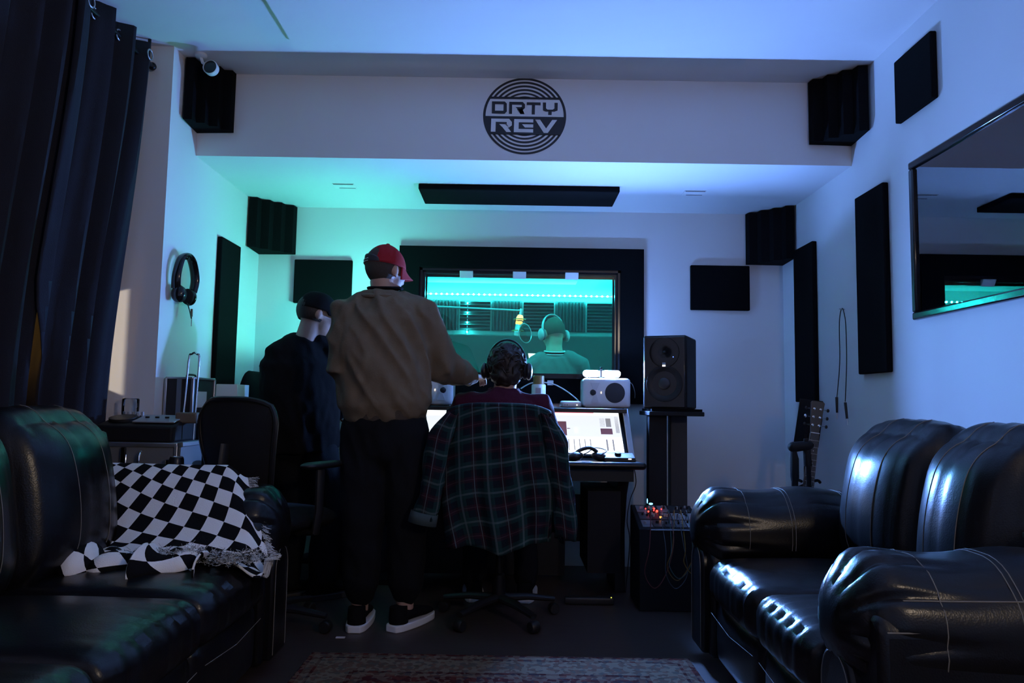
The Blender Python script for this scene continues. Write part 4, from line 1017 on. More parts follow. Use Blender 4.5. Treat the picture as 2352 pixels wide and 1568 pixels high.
    obj('neck_yoke', MB().tube(smoothpath([V((.055, .14, .60)), q+V((-.05, .02, .0)), q+V((-.045, -.03, .0))]), .008, 8).tube(smoothpath([V((.055, .14, .60)), q+V((.05, .02, .0)), q+V((.06, -.02, -.005))]), .008, 8), BLKM, g)
    for s in (-1, 1):
        obj('leg', MB().tube([(.05, .19, .30), (.05+s*.16, -.10, .0+.01)], .010, 8), METALB, g)
    obj('cradle', MB().tube([(-.12, -.10, .05), (.14, -.10, .05)], .008, 8), METALB, g)
guitar()
t = thing('music_stand', 'black music stand with a folded tray behind the guitar neck', 'music stand', (1.715, 4.36, 0))
obj('tray', MB().box((.02, .0, .965), (.145, .012, .275), Matrix.Rotation(.15, 3, 'X') @ Matrix.Rotation(.10, 3, 'Y')), BLKM, t, bevel=.003)
obj('pole', MB().tube([(0, .02, .05), (.0, .01, .90)], .010, 10), METALB, t)
for k in range(3):
    a = k*2*PI/3+.5; obj('leg', MB().tube([(0, .02, .20), (.075*math.cos(a), .02+.075*math.sin(a), .006)], .007, 8), METALB, t)
t = thing('microphone_stand', 'folded black microphone stand with clutch left of the guitar', 'microphone stand', (1.405, 3.72, 0))
obj('lower_tube', MB().tube([(0, 0, .03), (0.0, 0, .69)], .016, 12), METALB, t)
obj('clutch', MB().tube([(0, 0, .69), (0, 0, .71), (0, 0, .80), (-.004, 0, .84)], [.017, .021, .021, .014], 12), BLKM, t)
obj('boom_joint', MB().tube([(-.006, 0, .858), (.075, 0, .868)], [.026, .022], 12, cap='round'), BLKM, t)
obj('boom_tube', MB().tube([(.058, 0, .90), (.068, .0, .80), (.078, .0, .36)], .012, 10), METALB, t)
obj('grip', MB().tube([(.062, 0, .845), (.067, 0, .765)], [.018, .020], 12), BLKM, t)
for k in range(3):
    a = k*2*PI/3; obj('leg', MB().tube([(0, 0, .12), (.13*math.cos(a), .13*math.sin(a), .008)], .007, 8), METALB, t)

# scraps on the floor
tag(obj('paper_scrap', MB().bx(-.02, .02, -.008, .008, 0, .003), WPLAS, smooth=False), 'tiny white scrap on the floor near the left shoe', 'scrap').location = PZ(782, 1464, 0)
tag(obj('desk_wire', MB().tube(smoothpath([(.72, 4.47, .72), (.735, 4.43, .60), (.70, 4.42, .50), (.66, 4.28, .40), (.655, 4.15, .30), (.64, 4.20, .02)]), .003, 5), BLK), 'thin black wire sagging from the speaker stand to the desk leg', 'wire')

# ------------------------------------------------------------------ recording booth contents
TEAL_E = M('teal_led', (.3, 1, .9), .5, emit=(.02, .82, .86), es=700)
def led_string(label, pts, n, r, group='booth LED strips'):
    t = thing('led_strip', label, 'LED strip', (0, 0, 0), group=group)
    pts = [V(p) for p in pts]; d = (pts[1]-pts[0])
    obj('tape', MB().tube([pts[0]+V((0, .012, 0)), pts[1]+V((0, .012, 0))], .004, 6), WPLAS, t)
    me = MB().sph((0, 0, 0), r, 8).mesh('led', TEAL_E)
    for i in range(n):
        o = link('led', me, t); o.location = pts[0]+d*(i/(n-1))
led_string('row of bright teal LEDs across the booth back wall', [(-.80, BY1-.045, 2.020), (.88, BY1-.045, 2.020)], 36, .008)
led_string('vertical row of teal dots imitating a reflection behind the glass at the left', [(-.42, BY1-.045, 1.94), (-.42, BY1-.045, 1.25)], 9, .005)  # glowing dots stand in for a reflection in the glass
led_string('teal LED row on the booth side of the window wall', [(-1.2, BY0+.05, 2.14), (1.0, BY0+.05, 2.14)], 30, .008)
def foam_tile(label, x, z, horiz):
    mb = MB(); n = 9; s_ = .27
    for i in range(n):
        a = -s_/2+s_*i/n; b = -s_/2+s_*(i+1)/n; m_ = (a+b)/2
        pr = [(a, 0), (b, 0), (b, -.015), (m_, -.05), (a, -.015)]
        if horiz: mb.prism([(p[1], p[0]) for p in pr], 'x', -s_/2, s_/2)
        else: mb.prism(pr, 'z', -s_/2, s_/2)
    o = tag(obj('foam_tile', mb, M('booth_foam', (.06, .065, .07), .95), smooth=False), label, 'foam tile', 'booth wall foam tiles'); o.location = (x, BY1, z)
names = ['leftmost', 'second from left', 'third from left', 'middle', 'third from right', 'second from right', 'rightmost']
for i in range(7):
    hz_ = (i % 2 == 0)
    foam_tile(('horizontally' if hz_ else 'vertically')+' ridged foam tile on the booth back wall, '+names[i]+' of the row', .218+(i-4)*.285, 1.835, hz_)
panel('booth_absorber', 'wide dark absorber panel low on the booth back wall', 'panel', (-1.2, 1.1, BY1-.06, BY1-.001, .35, 1.66), M('absorber', (.05, .055, .055), .95), .01)
def booth_mic():
    c = P(1192, 742, 5.74)
    t = thing('studio_microphone', 'golden studio microphone hanging in its shock mount behind the glass', 'microphone', c)
    R = Matrix.Rotation(.16, 3, 'Y'); ax = R @ V((0, 0, 1))
    obj('mic_body', MB().lathe(-ax*.10, ax, [(0, 0), (.021, 0), (.024, .006), (.024, .09), (0, .09)], 22), WHITE, t)
    obj('grille', MB().lathe(-ax*.01, ax, [(.026, 0), (.027, .01), (.027, .055), (.018, .075), (0, .078)], 22), M('gold_mesh_glow', (.8, .4, .1), .35, metal=.5, emit=(1.0, .45, .12), es=1.6), t)  # warm light on the grille is put in as emission
    for h in (-.06, .03):
        pts = [ax*h+V((.046*math.cos(a), .046*math.sin(a), 0)) for a in [2*PI*i/20 for i in range(21)]]
        obj('shock_ring', MB().tube(pts, .004, 6, cap=False), M('brass', (.6, .35, .12), .35, metal=.8), t)
    for k in range(4):
        a = k*PI/2+.4; obj('elastic', MB().tube([ax*-.06+V((.046*math.cos(a), .046*math.sin(a), 0)), ax*.03+V((.046*math.cos(a+.5), .046*math.sin(a+.5), 0))], .002, 5), BLK, t)
    obj('swivel', MB().tube([ax*.06, ax*.115], .010, 10), ALU, t)
    b = thing('boom_stand', 'thin boom arm reaching to the microphone across the booth', 'microphone stand', (-.80, 5.86, 0))
    e = c+ax*.10-V(b.location)
    obj('boom_arm', MB().tube([V((-.15, .02, 1.84)), V((0, .01, 1.82)), e], .008, 8), ALU, b)
    obj('column', MB().tube([(0, 0, .05), (0, 0, 1.83)], .011, 10), METALB, b)
    for k in range(3):
        a = k*2*PI/3; obj('leg', MB().tube([(0, 0, .15), (.2*math.cos(a), .2*math.sin(a), .01)], .009, 8), METALB, b)
    p = P(1206, 765, 5.64)
    f = thing('pop_filter', 'round pop filter hanging beside the microphone', 'pop filter', p)
    nrm = V((.75, -.66, .1)).normalized(); a1 = nrm.cross(V((0, 0, 1))).normalized(); a2 = nrm.cross(a1)
    obj('hoop', MB().tube([a1*.075*math.cos(q)+a2*.075*math.sin(q) for q in [2*PI*i/28 for i in range(29)]], .004, 6, cap=False), ALU, f)
    obj('gauze', MB().lathe((0, 0, 0), nrm, [(0, 0), (.073, 0)], 28), glass_mat('gauze', (.35, .4, .4), 1.2), f)
    obj('gooseneck', MB().tube(smoothpath([a2*-.075, a2*-.10+V((-.02, .03, .0)), c-p+ax*.02+V((-.03, 0, 0))]), .004, 6), BLK, f)
booth_mic()

# ------------------------------------------------------------------ people
def frame(yaw, pitch=0):
    f = V((math.sin(yaw)*math.cos(pitch), math.cos(yaw)*math.cos(pitch), math.sin(pitch))); r_ = V((math.cos(yaw), -math.sin(yaw), 0)); return f, r_, r_.cross(f)
def head(mb, c, fr_):
    f, r_, u = fr_
    mb.ell(c+u*.022-f*.012, (r_*.076, f*.096, u*.098), 20)
    mb.ell(c-u*.035+f*.036, (r_*.060, f*.062, u*.085), 18)
    mb.ell(c-u*.075+f*.046, (r_*.046, f*.044, u*.040), 14)
    mb.ell(c-u*.10+f*.070, (r_*.022, f*.022, u*.018), 10)
    mb.tube([c+u*.018+f*.096, c-u*.012+f*.108, c-u*.030+f*.116], [.008, .011, .015], 10, cap='round')
    mb.ell(c+u*.026+f*.082, (r_*.052, f*.018, u*.012), 12)
    mb.ell(c-u*.062+f*.092, (r_*.024, f*.010, u*.009), 10)
    for s in (-1, 1):
        mb.ell(c-u*.012-f*.012+r_*(s*.080), (r_*.011-f*(s*0), f*.020, u*.033), 12)
        mb.ell(c-u*.025+f*.075+r_*(s*.035), (r_*.022, f*.02, u*.022), 10)
def face_bits(par, c, fr_, hairmat):
    f, r_, u = fr_
    for s in (-1, 1):
        e = obj('eye', MB().sph(c+u*.004+f*.088+r_*(s*.031), .0115, 12), M('eye_white', (.7, .68, .65), .3), par)
        obj('pupil', MB().sph(c+u*.004+f*.097+r_*(s*.031), .0050, 10), GLOSSB, e)
        obj('eyebrow', MB().tube([c+u*.026+f*.103+r_*(s*.016), c+u*.030+f*.102+r_*(s*.032), c+u*.024+f*.094+r_*(s*.050)], .0035, 6), hairmat, par)
    obj('lips', MB().ell(c-u*.062+f*.102, (r_*.022, f*.004, u*.005), 10), M('lips', (.35, .12, .10), .5), par)
def hand(mb, w_, d, nrm, thumb, curl=.5, point=False):
    d = V(d).normalized(); nrm = V(nrm); nrm = (nrm-d*nrm.dot(d)).normalized(); s = d.cross(nrm).normalized()
    if s.dot(V(thumb)) < 0: s = -s
    w_ = V(w_)
    mb.tube([w_-d*.02, w_+d*.02, w_+d*.055, w_+d*.088], [(.028, .020), (.036, .017), (.042, .015), (.040, .012)], 14, side=s, cap='round')
    for i, (o_, L_) in enumerate(((.030, .068), (.010, .076), (-.011, .070), (-.030, .056))):
        c_ = curl if not (point and i == 0) else .08
        p0 = w_+d*.078+s*o_; a = 0; pts = [p0]; q = p0
        for k, fr2 in enumerate((.45, .30, .25)):
            a += c_*(.5, .9, .7)[k]; q = q+(d*math.cos(a)+nrm*math.sin(a))*(L_*fr2); pts.append(q)
        mb.tube(pts, [.0092, .0088, .0080, .0068], 10, cap='round')
    p0 = w_+d*.022+s*.030
    mb.tube([p0, p0+(s*.8+d*.6+nrm*.2).normalized()*.034, p0+(s*.5+d*.85+nrm*.35).normalized()*.066], [.0125, .0105, .008], 10, cap='round')
def shoe(par, loc, yaw, sole_mat, up_mat):
    f = V((math.sin(yaw), math.cos(yaw), 0)); r_ = V((math.cos(yaw), -math.sin(yaw), 0)); L_ = .315
    loc = V(loc)
    def wd(t): return .040+.016*math.sin(PI*min(1, t*1.05))+.004*t - (.02*max(0, (t-.85)/.15)**2) - (.012*max(0, (.1-t)/.1)**2)
    n = 16; out = []
    for i in range(n+1): t = i/n; out.append((wd(t), t*L_))
    poly = [(w_, y) for w_, y in out]+[(-w_, y) for w_, y in reversed(out)]
    vs_ = [loc+r_*x+f*(y-.098)+V((0, 0, z)) for z in (0, .032) for x, y in poly]; k = len(poly)
    root = obj('shoe', MB().tube([loc+f*-.045+V((0, 0, .105)), loc+f*-.045+V((0, 0, .06)), loc+f*-.040+V((0, 0, .030))], [(.040, .043), (.042, .046), (.043, .048)], 16, side=r_).tube([loc+f*-.04+V((0, 0, .062)), loc+f*.06+V((0, 0, .060)), loc+f*.14+V((0, 0, .048)), loc+f*.19+V((0, 0, .042))], [(.040, .030), (.043, .030), (.043, .022), (.034, .016)], 16, side=r_, cap='round'), up_mat, par)
    obj('sole', MB().add(vs_, [tuple(range(k)), tuple(reversed(range(k, 2*k)))]+[(i, (i+1) % k, k+(i+1) % k, k+i) for i in range(k)]), sole_mat, root, bevel=.005)
def folds(amp, kx=14, kz=4, dz=6):
    def fn(co, n):
        a = noise.noise(V((co.x*kx+co.z*dz, co.y*kx*.8, co.z*kz))); b = noise.noise(V((co.x*kx*2.1-co.z*dz, co.y*kx*2, co.z*kz*2+7)))
        return amp*(1-abs(a)*2.2)+amp*.5*b
    return fn
def worn_phones(label, c, fr_, mat, padm, k=1.0, wr=.086):
    f, r_, u = fr_
    t = thing('headphones', label, 'headphones', c)
    arc_ = [r_*(wr*1.06*k*math.cos(a))+u*(.022+.128*k*math.sin(a)) - f*.008 for a in [lerp(-.15, PI+.15, i/22) for i in range(23)]]
    obj('headband', MB().tube(arc_, [(.015, .006)]*23, 10, side=f), mat, t)
    for s in (-1, 1):
        cu = obj('ear_cup', MB().ell(r_*(s*(wr*k+.022))-u*.015-f*.006, (r_*.020, f*.038, u*.046), 18), mat, t)
        obj('cushion', MB().ell(r_*(s*(wr*k+.002))-u*.015-f*.006, (r_*.016, f*.036, u*.044), 16), padm, cu)
    return t

# --- standing man in the brown jacket
def standing_man():
    Y = 3.55
    t = thing('person', 'standing man in brown jacket and red cap pointing at the desk', 'person', (P(885, 1430, Y).x, Y, 0))
    T = V(t.location)
    def p(x, y, Y_=Y): return P(x, y, Y_)-T
    fr_ = frame(.62, -.12); c = p(886, 622, 3.56); f, r_, u = fr_
    shL, shR, nk = p(805, 715, 3.53), p(962, 722, 3.56), p(884, 682, 3.55)
    elL, elR = p(787, 850, 3.48), p(1014, 842, 3.62); wrL, wrR = p(835, 905, 3.72), p(1080, 864, 3.86)
    hip = p(884, 975, 3.52)
    b = MB(); head(b, c, fr_)
    b.tube([c-u*.05-f*.02, (c-u*.10-f*.02)*.5+nk*.5, nk-V((0, 0, .04))], [.057, .056, .066], 16)
    b.tube([hip, p(881, 880), p(880, 780), p(883, 725), nk-V((0, 0, .02))], [(.165, .115), (.15, .105), (.175, .115), (.165, .10), (.07, .06)], 24, side=(1, 0, 0))
    for a, e, w_ in ((shL, elL, wrL), (shR, elR, wrR)): b.tube([a, e], [.056, .045], 14, cap='round'); b.tube([e, w_], [.045, .030], 14, cap='round')
    hand(b, wrR, p(1112, 866, 3.98)-wrR, (0, .2, -1), (0, 0, 1), .7, True)
    hand(b, wrL, V((.35, .9, -.1)), (.3, 0, -1), (0, 0, 1), .6)
    fl, frt = p(826, 1400, 3.57), p(930, 1398, 3.58)
    for s, kn, an in ((-1, p(833, 1190, 3.53), fl), (1, p(934, 1190, 3.55), frt)):
        b.tube([hip+V((s*.085, 0, -.02)), kn, an], [.085, .058, .04], 16, cap='round')
    remeshed('body', b, SKIN, t, .0075, 3)
    face_bits(t, c, fr_, HAIRB)
    # short hair below the cap
    h = MB(); h.ell(c+u*.020-f*.016, (r_*.081, f*.100, u*.100), 28)
    me = h.mesh('hair', HAIRB); bm = bmesh.new(); bm.from_mesh(me)
    kill = [v for v in bm.verts if (v.co-c).dot(u) < -.078 or ((v.co-c).dot(f) > .0 and (v.co-c).dot(u) < .03)]
    bmesh.ops.delete(bm, geom=kill, context='VERTS'); bm.to_mesh(me); bm.free(); link('hair', me, t)
    # cap
    cp = MB(); cc = c+u*.035-f*.006
    def dome(a, v):
        th = a*2*PI; ph = v*PI/2*1.0
        return cc+(r_*.089*math.cos(th)+f*.108*math.sin(th))*math.cos(ph)+u*(.095*math.sin(ph))-u*.02*(1-v)
    cp.grid(dome, 36, 14)
    ca = obj('cap', cp, REDCAP, t, solid=.003)
    obj('cap_button', MB().ell(cc+u*.097, (r_*.010, f*.010, u*.005), 10), REDCAP, ca)
    def brim(a, v):
        th = lerp(.22, PI-.22, a); rr = lerp(1.0, 1.0+.72*math.sin(th)**1.5, v)
        q = cc+r_*.089*math.cos(th)*lerp(1, 1.02, v)+f*(.108*math.sin(th)*rr)-u*(.018+.020*v*1.0+.045*v*math.cos(th)**2)
        return q
    obj('brim', MB().grid(brim, 24, 8), REDCAP, ca, solid=.003)
    def strap(a, v):
        th = lerp(-PI*.86, -PI*.30, a); return cc+(r_*.0915*math.cos(th)+f*.1105*math.sin(th))-u*.019+u*.040*v*math.sin(PI*a)**.4
    obj('back_strap', MB().grid(strap, 16, 4), DGREY, ca, solid=.002)
    for dz in (.004, .016):
        obj('stripe', MB().tube([cc+(r_*.094*math.cos(th)+f*.113*math.sin(th))-u*(.019-dz) for th in [lerp(-PI*.80, -PI*.52, i/8) for i in range(9)]], .002, 5), WPLAS, ca)
    # jacket
    j = MB()
    j.tube([p(884, 952, 3.52), p(882, 925, 3.51), p(878, 870, 3.51), p(876, 800, 3.52), p(880, 740, 3.53), p(883, 705, 3.545), p(884, 676, 3.55)], [(.190, .135), (.215, .155), (.225, .16), (.222, .155), (.205, .14), (.155, .115), (.085, .078)], 32, side=(1, 0, 0))
    j.tube([p(915, 705), shR, elR, lerp(elR, wrR, .55), wrR-(wrR-elR)*.08], [.07, .088, .085, .068, .046], 20, cap='round')
    j.tube([p(850, 702), shL, elL, lerp(elL, wrL, .5), wrL-(wrL-elL)*.1], [.07, .090, .080, .066, .046], 20, cap='round')
    ja = remeshed('jacket', j, SUEDE, t, .009, 5, folds(.015, 12, 3.0, 7))
    def ring(ct, ra, rb, tilt, rad, n=28, a0=0, a1=2*PI): return [ct+V((ra*math.cos(a), rb*math.sin(a), tilt*math.sin(a))) for a in [lerp(a0, a1, i/n) for i in range(n+1)]]
    obj('collar', MB().tube(ring(p(884, 680, 3.555), .098, .088, .015, .02), [(.016, .030)]*29, 10, side=(0, 0, 1)), SUEDE, ja)
    hem = obj('hem_band', MB().tube([p(884, 962, 3.52), p(884, 935, 3.515)], [(.192, .137), (.205, .150)], 40, side=(1, 0, 0)), M('rib_knit', (.075, .055, .04), .95, bump=.6, bscale=300), ja)
    d_ = (wrR-elR).normalized(); obj('cuff', MB().tube([wrR-d_*.045, wrR-d_*.005], [.043, .038], 18), M('rib_knit', (.075, .055, .04), .95), ja)
    d_ = (wrL-elL).normalized(); obj('cuff', MB().tube([wrL-d_*.045, wrL-d_*.005], [.043, .038], 18), M('rib_knit', (.075, .055, .04), .95), ja)
    obj('shirt_collar', MB().tube(ring(p(885, 662, 3.555), .070, .066, .01, .02), [(.010, .020)]*29, 8, side=(0, 0, 1)), BLACKCL, t)
    # trousers
    q = MB(); q.tube([p(884, 940, 3.52), p(884, 975, 3.52), p(884, 1015, 3.52)], [(.185, .13), (.195, .14), (.18, .13)], 28, side=(1, 0, 0), cap='round')
    for s, kn, an in ((-1, p(833, 1190, 3.52), fl), (1, p(936, 1190, 3.54), frt)):
        q.tube([hip+V((s*.088, 0, -.03)), kn, lerp(kn, an, .7), an+V((0, .0, .085))], [.118, .096, .080, .066], 20, cap='round')
    remeshed('trousers', q, DENIM, t, .010, 4, folds(.007, 12, 5, 3))
    g = lambda v, dy=0: V((v.x, v.y+dy, -T.z))
    shoe(t, g(fl, -.02), .0, WPLAS, BLACKCL); shoe(t, g(frt, -.02), .5, WPLAS, BLACKCL)
standing_man()

# --- man seated at the desk
def seated_man():
    t = thing('person', 'man in maroon sweater seated at the desk with his back turned', 'person', (-.055, 3.74, .545))
    T = V(t.location)
    def L_(x, y, z): return V((x, y, z))-T
    c = P(1164, 846, 3.86)-T; fr_ = frame(.10, -.10); f, r_, u = fr_
    nk = L_(-.048, 3.82, 1.10); hip = L_(-.055, 3.70, .64)
    b = MB(); head(b, c, fr_)
    b.tube([c-u*.05-f*.02, (c+nk)/2-u*.03, nk-V((0, 0, .05))], [.058, .058, .07], 16)
    b.tube([hip, L_(-.055, 3.73, .80), L_(-.055, 3.78, .97), L_(-.05, 3.81, 1.05), nk-V((0, 0, .02))], [(.17, .12), (.15, .11), (.18, .12), (.16, .10), (.08, .07)], 24, side=(1, 0, 0))
    arms = []
    for s in (-1, 1):
        sh = L_(-.055+s*.185, 3.80, 1.035); el = L_(-.055+s*.265, 3.94, .83); wr = L_(-.055+s*.19, 4.00, .79); arms.append((s, sh, el, wr))
        b.tube([sh, el], [.055, .045], 14, cap='round'); b.tube([el, wr], [.045, .03], 14, cap='round'); hand(b, wr, V((-s*.1, 1, -.12)), (0, 0, -1), (-s, 0, 0), .25)
        kn = L_(-.055+s*.13, 4.12, .555); an = L_(-.055+s*.14, 4.10, .10)
        b.tube([hip+V((s*.09, .03, -.02)), kn], [.08, .058], 16, cap='round'); b.tube([kn, an], [.055, .04], 14, cap='round')
    remeshed('body', b, SKIN, t, .0075, 3); face_bits(t, c, fr_, HAIRM)
    h = MB(); h.ell(c+u*.026-f*.016, (r_*.096, f*.115, u*.105), 40).ell(c-u*.035-f*.045, (r_*.082, f*.075, u*.075), 30)
    hm = remeshed('hair', h, HAIRM, t, .008, 2, lambda co, n: .008*noise.noise(co*28)+.006*noise.noise(co*60) - (.03 if (co-c).dot(f) > .07 and (co-c).dot(u) < .04 else 0))
    cur = MB()
    for i in range(160):
        a = random.uniform(0, 2*PI); z = random.uniform(-.55, 1); q = math.sqrt(max(0, 1-z*z)); n_ = r_*(q*math.cos(a))+f*(q*math.sin(a))+u*z
        if n_.dot(f) > .55 and n_.dot(u) < .3: continue
        p0 = c+u*.02-f*.018+r_*(.094*n_.dot(r_))+f*(.113*n_.dot(f))+u*(.103*n_.dot(u)); tg = (n_.cross(V((random.uniform(-1, 1), random.uniform(-1, 1), random.uniform(-1, 1))))).normalized()
        cur.tube(smoothpath([p0-tg*.02-n_*.004, p0+n_*.008, p0+tg*.02+n_*.002-u*.008], 3), .0035, 4)
    obj('curls', cur, HAIRM, hm)['kind'] = 'stuff'
    j = MB()
    j.tube([L_(-.055, 3.70, .60), L_(-.055, 3.71, .70), L_(-.055, 3.74, .84), L_(-.055, 3.78, .96), L_(-.052, 3.80, 1.035), L_(-.05, 3.815, 1.085), nk+V((0, .0, .022))], [(.185, .135), (.19, .14), (.185, .14), (.205, .145), (.195, .125), (.125, .095), (.072, .066)], 30, side=(1, 0, 0))
    for s, sh, el, wr in arms:
        j.tube([lerp(sh, L_(-.055, 3.8, 1.04), .5), sh, lerp(sh, el, .5), el, lerp(el, wr, .9)], [.07, .078, .070, .062, .042], 18, cap='round')
    sw = remeshed('sweater', j, MAROON, t, .009, 5, folds(.006, 12, 4, 5))
    obj('collar', MB().tube([nk+V((.074*math.cos(a), .068*math.sin(a), .020+.012*math.sin(a))) for a in [2*PI*i/24 for i in range(25)]], .009, 8, cap=False), MAROON, sw)
    q = MB(); q.tube([hip+V((0, 0, .0)), hip+V((0, .03, -.02))], [(.18, .13), (.18, .12)], 24, side=(1, 0, 0), cap='round')
    for s in (-1, 1):
        kn = L_(-.055+s*.13, 4.12, .560); an = L_(-.055+s*.14, 4.10, .12)
        q.tube([hip+V((s*.09, .03, -.02)), kn], [.092, .070], 18, cap='round'); q.tube([kn, an], [.068, .062], 18, cap='round')
    remeshed('trousers', q, DENIM, t, .010, 4, folds(.006, 12, 6, 3))
    for s in (-1, 1): shoe(t, L_(-.055+s*.14, 4.10, 0), s*.12, WPLAS, BLACKCL)
    w_ = worn_phones('black headphones worn by the seated man at the desk', c+T, fr_, M('phones_black', (.02, .02, .025), .3), BLKM, 1.0, .094)
seated_man()

# --- person in black at the left
def dark_person():
    Y = 4.04
    t = thing('person', 'person in black clothes and dark cap standing left of the brown jacket', 'person', (-1.10, Y, 0)); T = V(t.location)
    def p(x, y, Y_=Y): return P(x, y, Y_)-T
    fr_ = frame(1.0, -.22); f, r_, u = fr_; c = p(728, 722, 4.05)
    nk = p(702, 778, 4.03); hip = p(692, 1000, 4.06); shN, shF = p(648, 812, 3.98), p(745, 800, 4.12)
    b = MB(); head(b, c, fr_); b.tube([c-u*.05-f*.02, nk, nk-V((0, 0, .05))], [.056, .058, .066], 16)
    b.tube([hip, p(690, 920), p(686, 850), nk-V((0, 0, .02))], [(.16, .12), (.15, .11), (.17, .12), (.08, .07)], 24, side=(.9, .4, 0))
    AR = ((shN, p(640, 900, 3.95), p(690, 960, 4.08)), (shF, p(770, 890, 4.15), p(780, 950, 4.28)))
    for a, e, w_ in AR: b.tube([a, e], [.055, .045], 14, cap='round'); b.tube([e, w_], [.045, .03], 14, cap='round'); hand(b, w_, V((.6, .7, -.3)), (0, 0, -1), (0, 0, 1), .5)
    LG = []
    for s in (-1, 1):
        kn = V((.02+s*.09, .03, .50)); an = V((.0+s*.10, .0, .09)); LG.append((s, kn, an)); b.tube([hip+V((s*.085, 0, -.02)), kn, an], [.085, .058, .04], 16, cap='round')
    remeshed('body', b, SKIN, t, .0085, 3); face_bits(t, c, fr_, HAIRM)
    h = MB(); h.ell(c+u*.018-f*.02, (r_*.082, f*.098, u*.098), 28); me = h.mesh('hair', HAIRM); bm = bmesh.new(); bm.from_mesh(me)
    bmesh.ops.delete(bm, geom=[v for v in bm.verts if (v.co-c).dot(u) < -.06 or ((v.co-c).dot(f) > .02 and (v.co-c).dot(u) < .04)], context='VERTS'); bm.to_mesh(me); bm.free(); link('hair', me, t)
    cc = c+u*.035-f*.006
    ca = obj('cap', MB().grid(lambda a, v: cc+(r_*.089*math.cos(a*2*PI)+f*.108*math.sin(a*2*PI))*math.cos(v*PI/2)**.8+u*(.108*math.sin(v*PI/2)-.02), 30, 12), BLACKCL, t, solid=.003)
    obj('brim', MB().grid(lambda a, v: cc+r_*.089*math.cos(lerp(.25, PI-.25, a))+f*(.108*math.sin(lerp(.25, PI-.25, a))*lerp(1, 1.6, v))-u*(.018+.02*v), 20, 6), BLACKCL, ca, solid=.003)
    j = MB(); j.tube([p(692, 1030, 4.06), p(692, 960), p(688, 890), p(684, 840), p(690, 805), p(702, 775, 4.03)], [(.20, .16), (.205, .165), (.205, .165), (.20, .155), (.15, .12), (.075, .07)], 28, side=(.9, .4, 0))
    for a, e, w_ in AR: j.tube([lerp(a, nk, .4), a, e, lerp(e, w_, .9)], [.075, .088, .072, .045], 18, cap='round')
    remeshed('hoodie', j, BLACKCL, t, .010, 5, folds(.007))
    q = MB(); q.tube([hip+V((0, 0, .05)), hip+V((0, 0, -.03))], [(.18, .14), (.18, .14)], 24, side=(.9, .4, 0), cap='round')
    for s, kn, an in LG: q.tube([hip+V((s*.085, 0, -.03)), kn, an+V((0, 0, .02))], [.105, .085, .075], 18, cap='round')
    remeshed('trousers', q, DENIM, t, .011, 4, folds(.006))
    for s, kn, an in LG: shoe(t, V((an.x, an.y, 0)), .9, DGREY, BLACKCL)
dark_person()

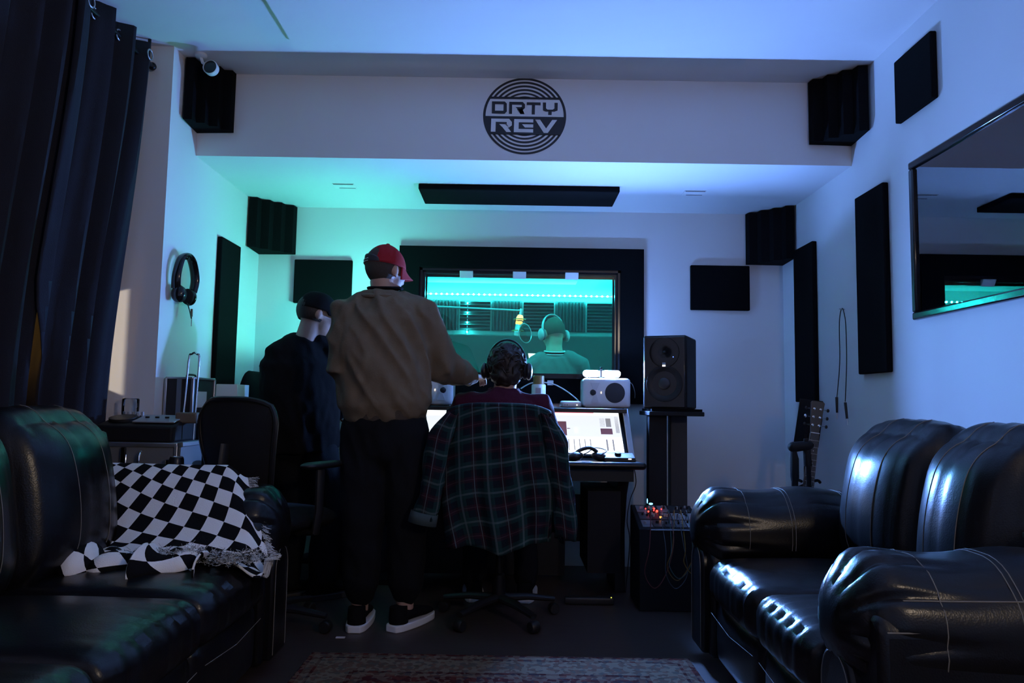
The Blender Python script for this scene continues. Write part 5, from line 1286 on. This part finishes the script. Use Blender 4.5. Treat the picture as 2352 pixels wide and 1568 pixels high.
# --- singer in the booth
def singer():
    Y = 5.58
    t = thing('person', 'singer with headphones in the booth behind the glass, back turned', 'person', (.30, Y, 0)); T = V(t.location)
    def p(x, y, Y_=Y): return P(x, y, Y_)-T
    fr_ = frame(-.45, -.25); f, r_, u = fr_; c = p(1271, 766, 5.60)
    nk = p(1274, 812, 5.57); hip = V((.02, .02, .93)); shL, shR = p(1226, 842, 5.57), p(1328, 838, 5.57)
    b = MB(); head(b, c, fr_); b.tube([c-u*.04-f*.02, lerp(c, nk, .6), nk-V((0, 0, .05))], [.058, .060, .072], 16)
    b.tube([hip, V((0.01, 0, 1.12)), V((0, 0, 1.30)), nk-V((0, 0, .03))], [(.16, .115), (.155, .11), (.18, .12), (.08, .07)], 24, side=(1, 0, 0))
    AR = ((shL, V((-.26, .03, 1.10)), V((-.17, .24, 1.28))), (shR, V((.27, .02, 1.10)), V((.20, .22, 1.02))))
    for i, (a, e, w_) in enumerate(AR): b.tube([a, e], [.055, .045], 14, cap='round'); b.tube([e, w_], [.045, .03], 14, cap='round'); hand(b, w_, V((.15, .5, .8)) if i == 0 else V((-.2, .9, -.1)), (.2, -.8, .5) if i == 0 else (0, 0, -1), (1, 0, 0) if i == 0 else (0, 0, 1), .6)
    LG = []
    for s in (-1, 1):
        kn = V((s*.10, .02, .50)); an = V((s*.11, 0, .09)); LG.append((s, kn, an)); b.tube([hip+V((s*.085, 0, -.02)), kn, an], [.085, .058, .04], 16, cap='round')
    remeshed('body', b, SKIN, t, .0085, 3); face_bits(t, c, fr_, HAIRB)
    h = MB(); h.ell(c+u*.022-f*.014, (r_*.079, f*.099, u*.101), 28); me = h.mesh('hair', HAIRB); bm = bmesh.new(); bm.from_mesh(me)
    bmesh.ops.delete(bm, geom=[v for v in bm.verts if (v.co-c).dot(u) < -.045 or ((v.co-c).dot(f) > .01 and (v.co-c).dot(u) < .06)], context='VERTS'); bm.to_mesh(me); bm.free(); link('hair', me, t)
    j = MB(); j.tube([V((.02, .02, .90)), V((.01, 0, 1.10)), V((0, 0, 1.26)), p(1274, 845), p(1274, 822), nk+V((0, 0, .0))], [(.19, .14), (.185, .135), (.20, .135), (.185, .12), (.13, .10), (.072, .07)], 28, side=(1, 0, 0))
    for a, e, w_ in AR: j.tube([lerp(a, nk, .4), a, lerp(a, e, .85)], [.075, .082, .072], 18, cap='round')
    sh_ = remeshed('shirt', j, TEALSH, t, .009, 5, folds(.005))
    for dz, mt in ((.018, WPLAS), (.008, BLACKCL), (-.002, WPLAS)):
        obj('collar_stripe', MB().tube([nk+V((.078*math.cos(a), .074*math.sin(a), dz+.012*math.sin(a))) for a in [2*PI*i/24 for i in range(25)]], .005, 6, cap=False), mt, sh_)
    q = MB(); q.tube([hip+V((0, 0, .04)), hip+V((0, 0, -.03))], [(.175, .13), (.18, .13)], 24, side=(1, 0, 0), cap='round')
    for s, kn, an in LG: q.tube([hip+V((s*.085, 0, -.03)), kn, an+V((0, 0, .02))], [.10, .08, .07], 18, cap='round')
    remeshed('trousers', q, DENIM, t, .011, 4)
    for s, kn, an in LG: shoe(t, V((an.x, an.y, 0)), -.3, WPLAS, BLACKCL)
    worn_phones('pale grey headphones worn by the singer behind the glass', c+T, fr_, M('phones_grey', (.35, .37, .38), .4), M('phones_pad', (.12, .12, .13), .7), 1.0, .088)
    ph = thing('phone', 'lit phone held up in the singer\'s left hand', 'phone', T+V((-.145, .29, 1.39)), .3)
    R = Matrix.Rotation(-.5, 3, 'X')
    obj('phone_body', MB().box((0, 0, 0), (.072, .008, .145), R), BLK, ph, bevel=.003)
    obj('phone_screen', MB().box(R @ V((0, -.0048, 0)), (.066, .001, .135), R), E_('phone_glow', (1, .9, .75), 1.3), ph, smooth=False)
singer()
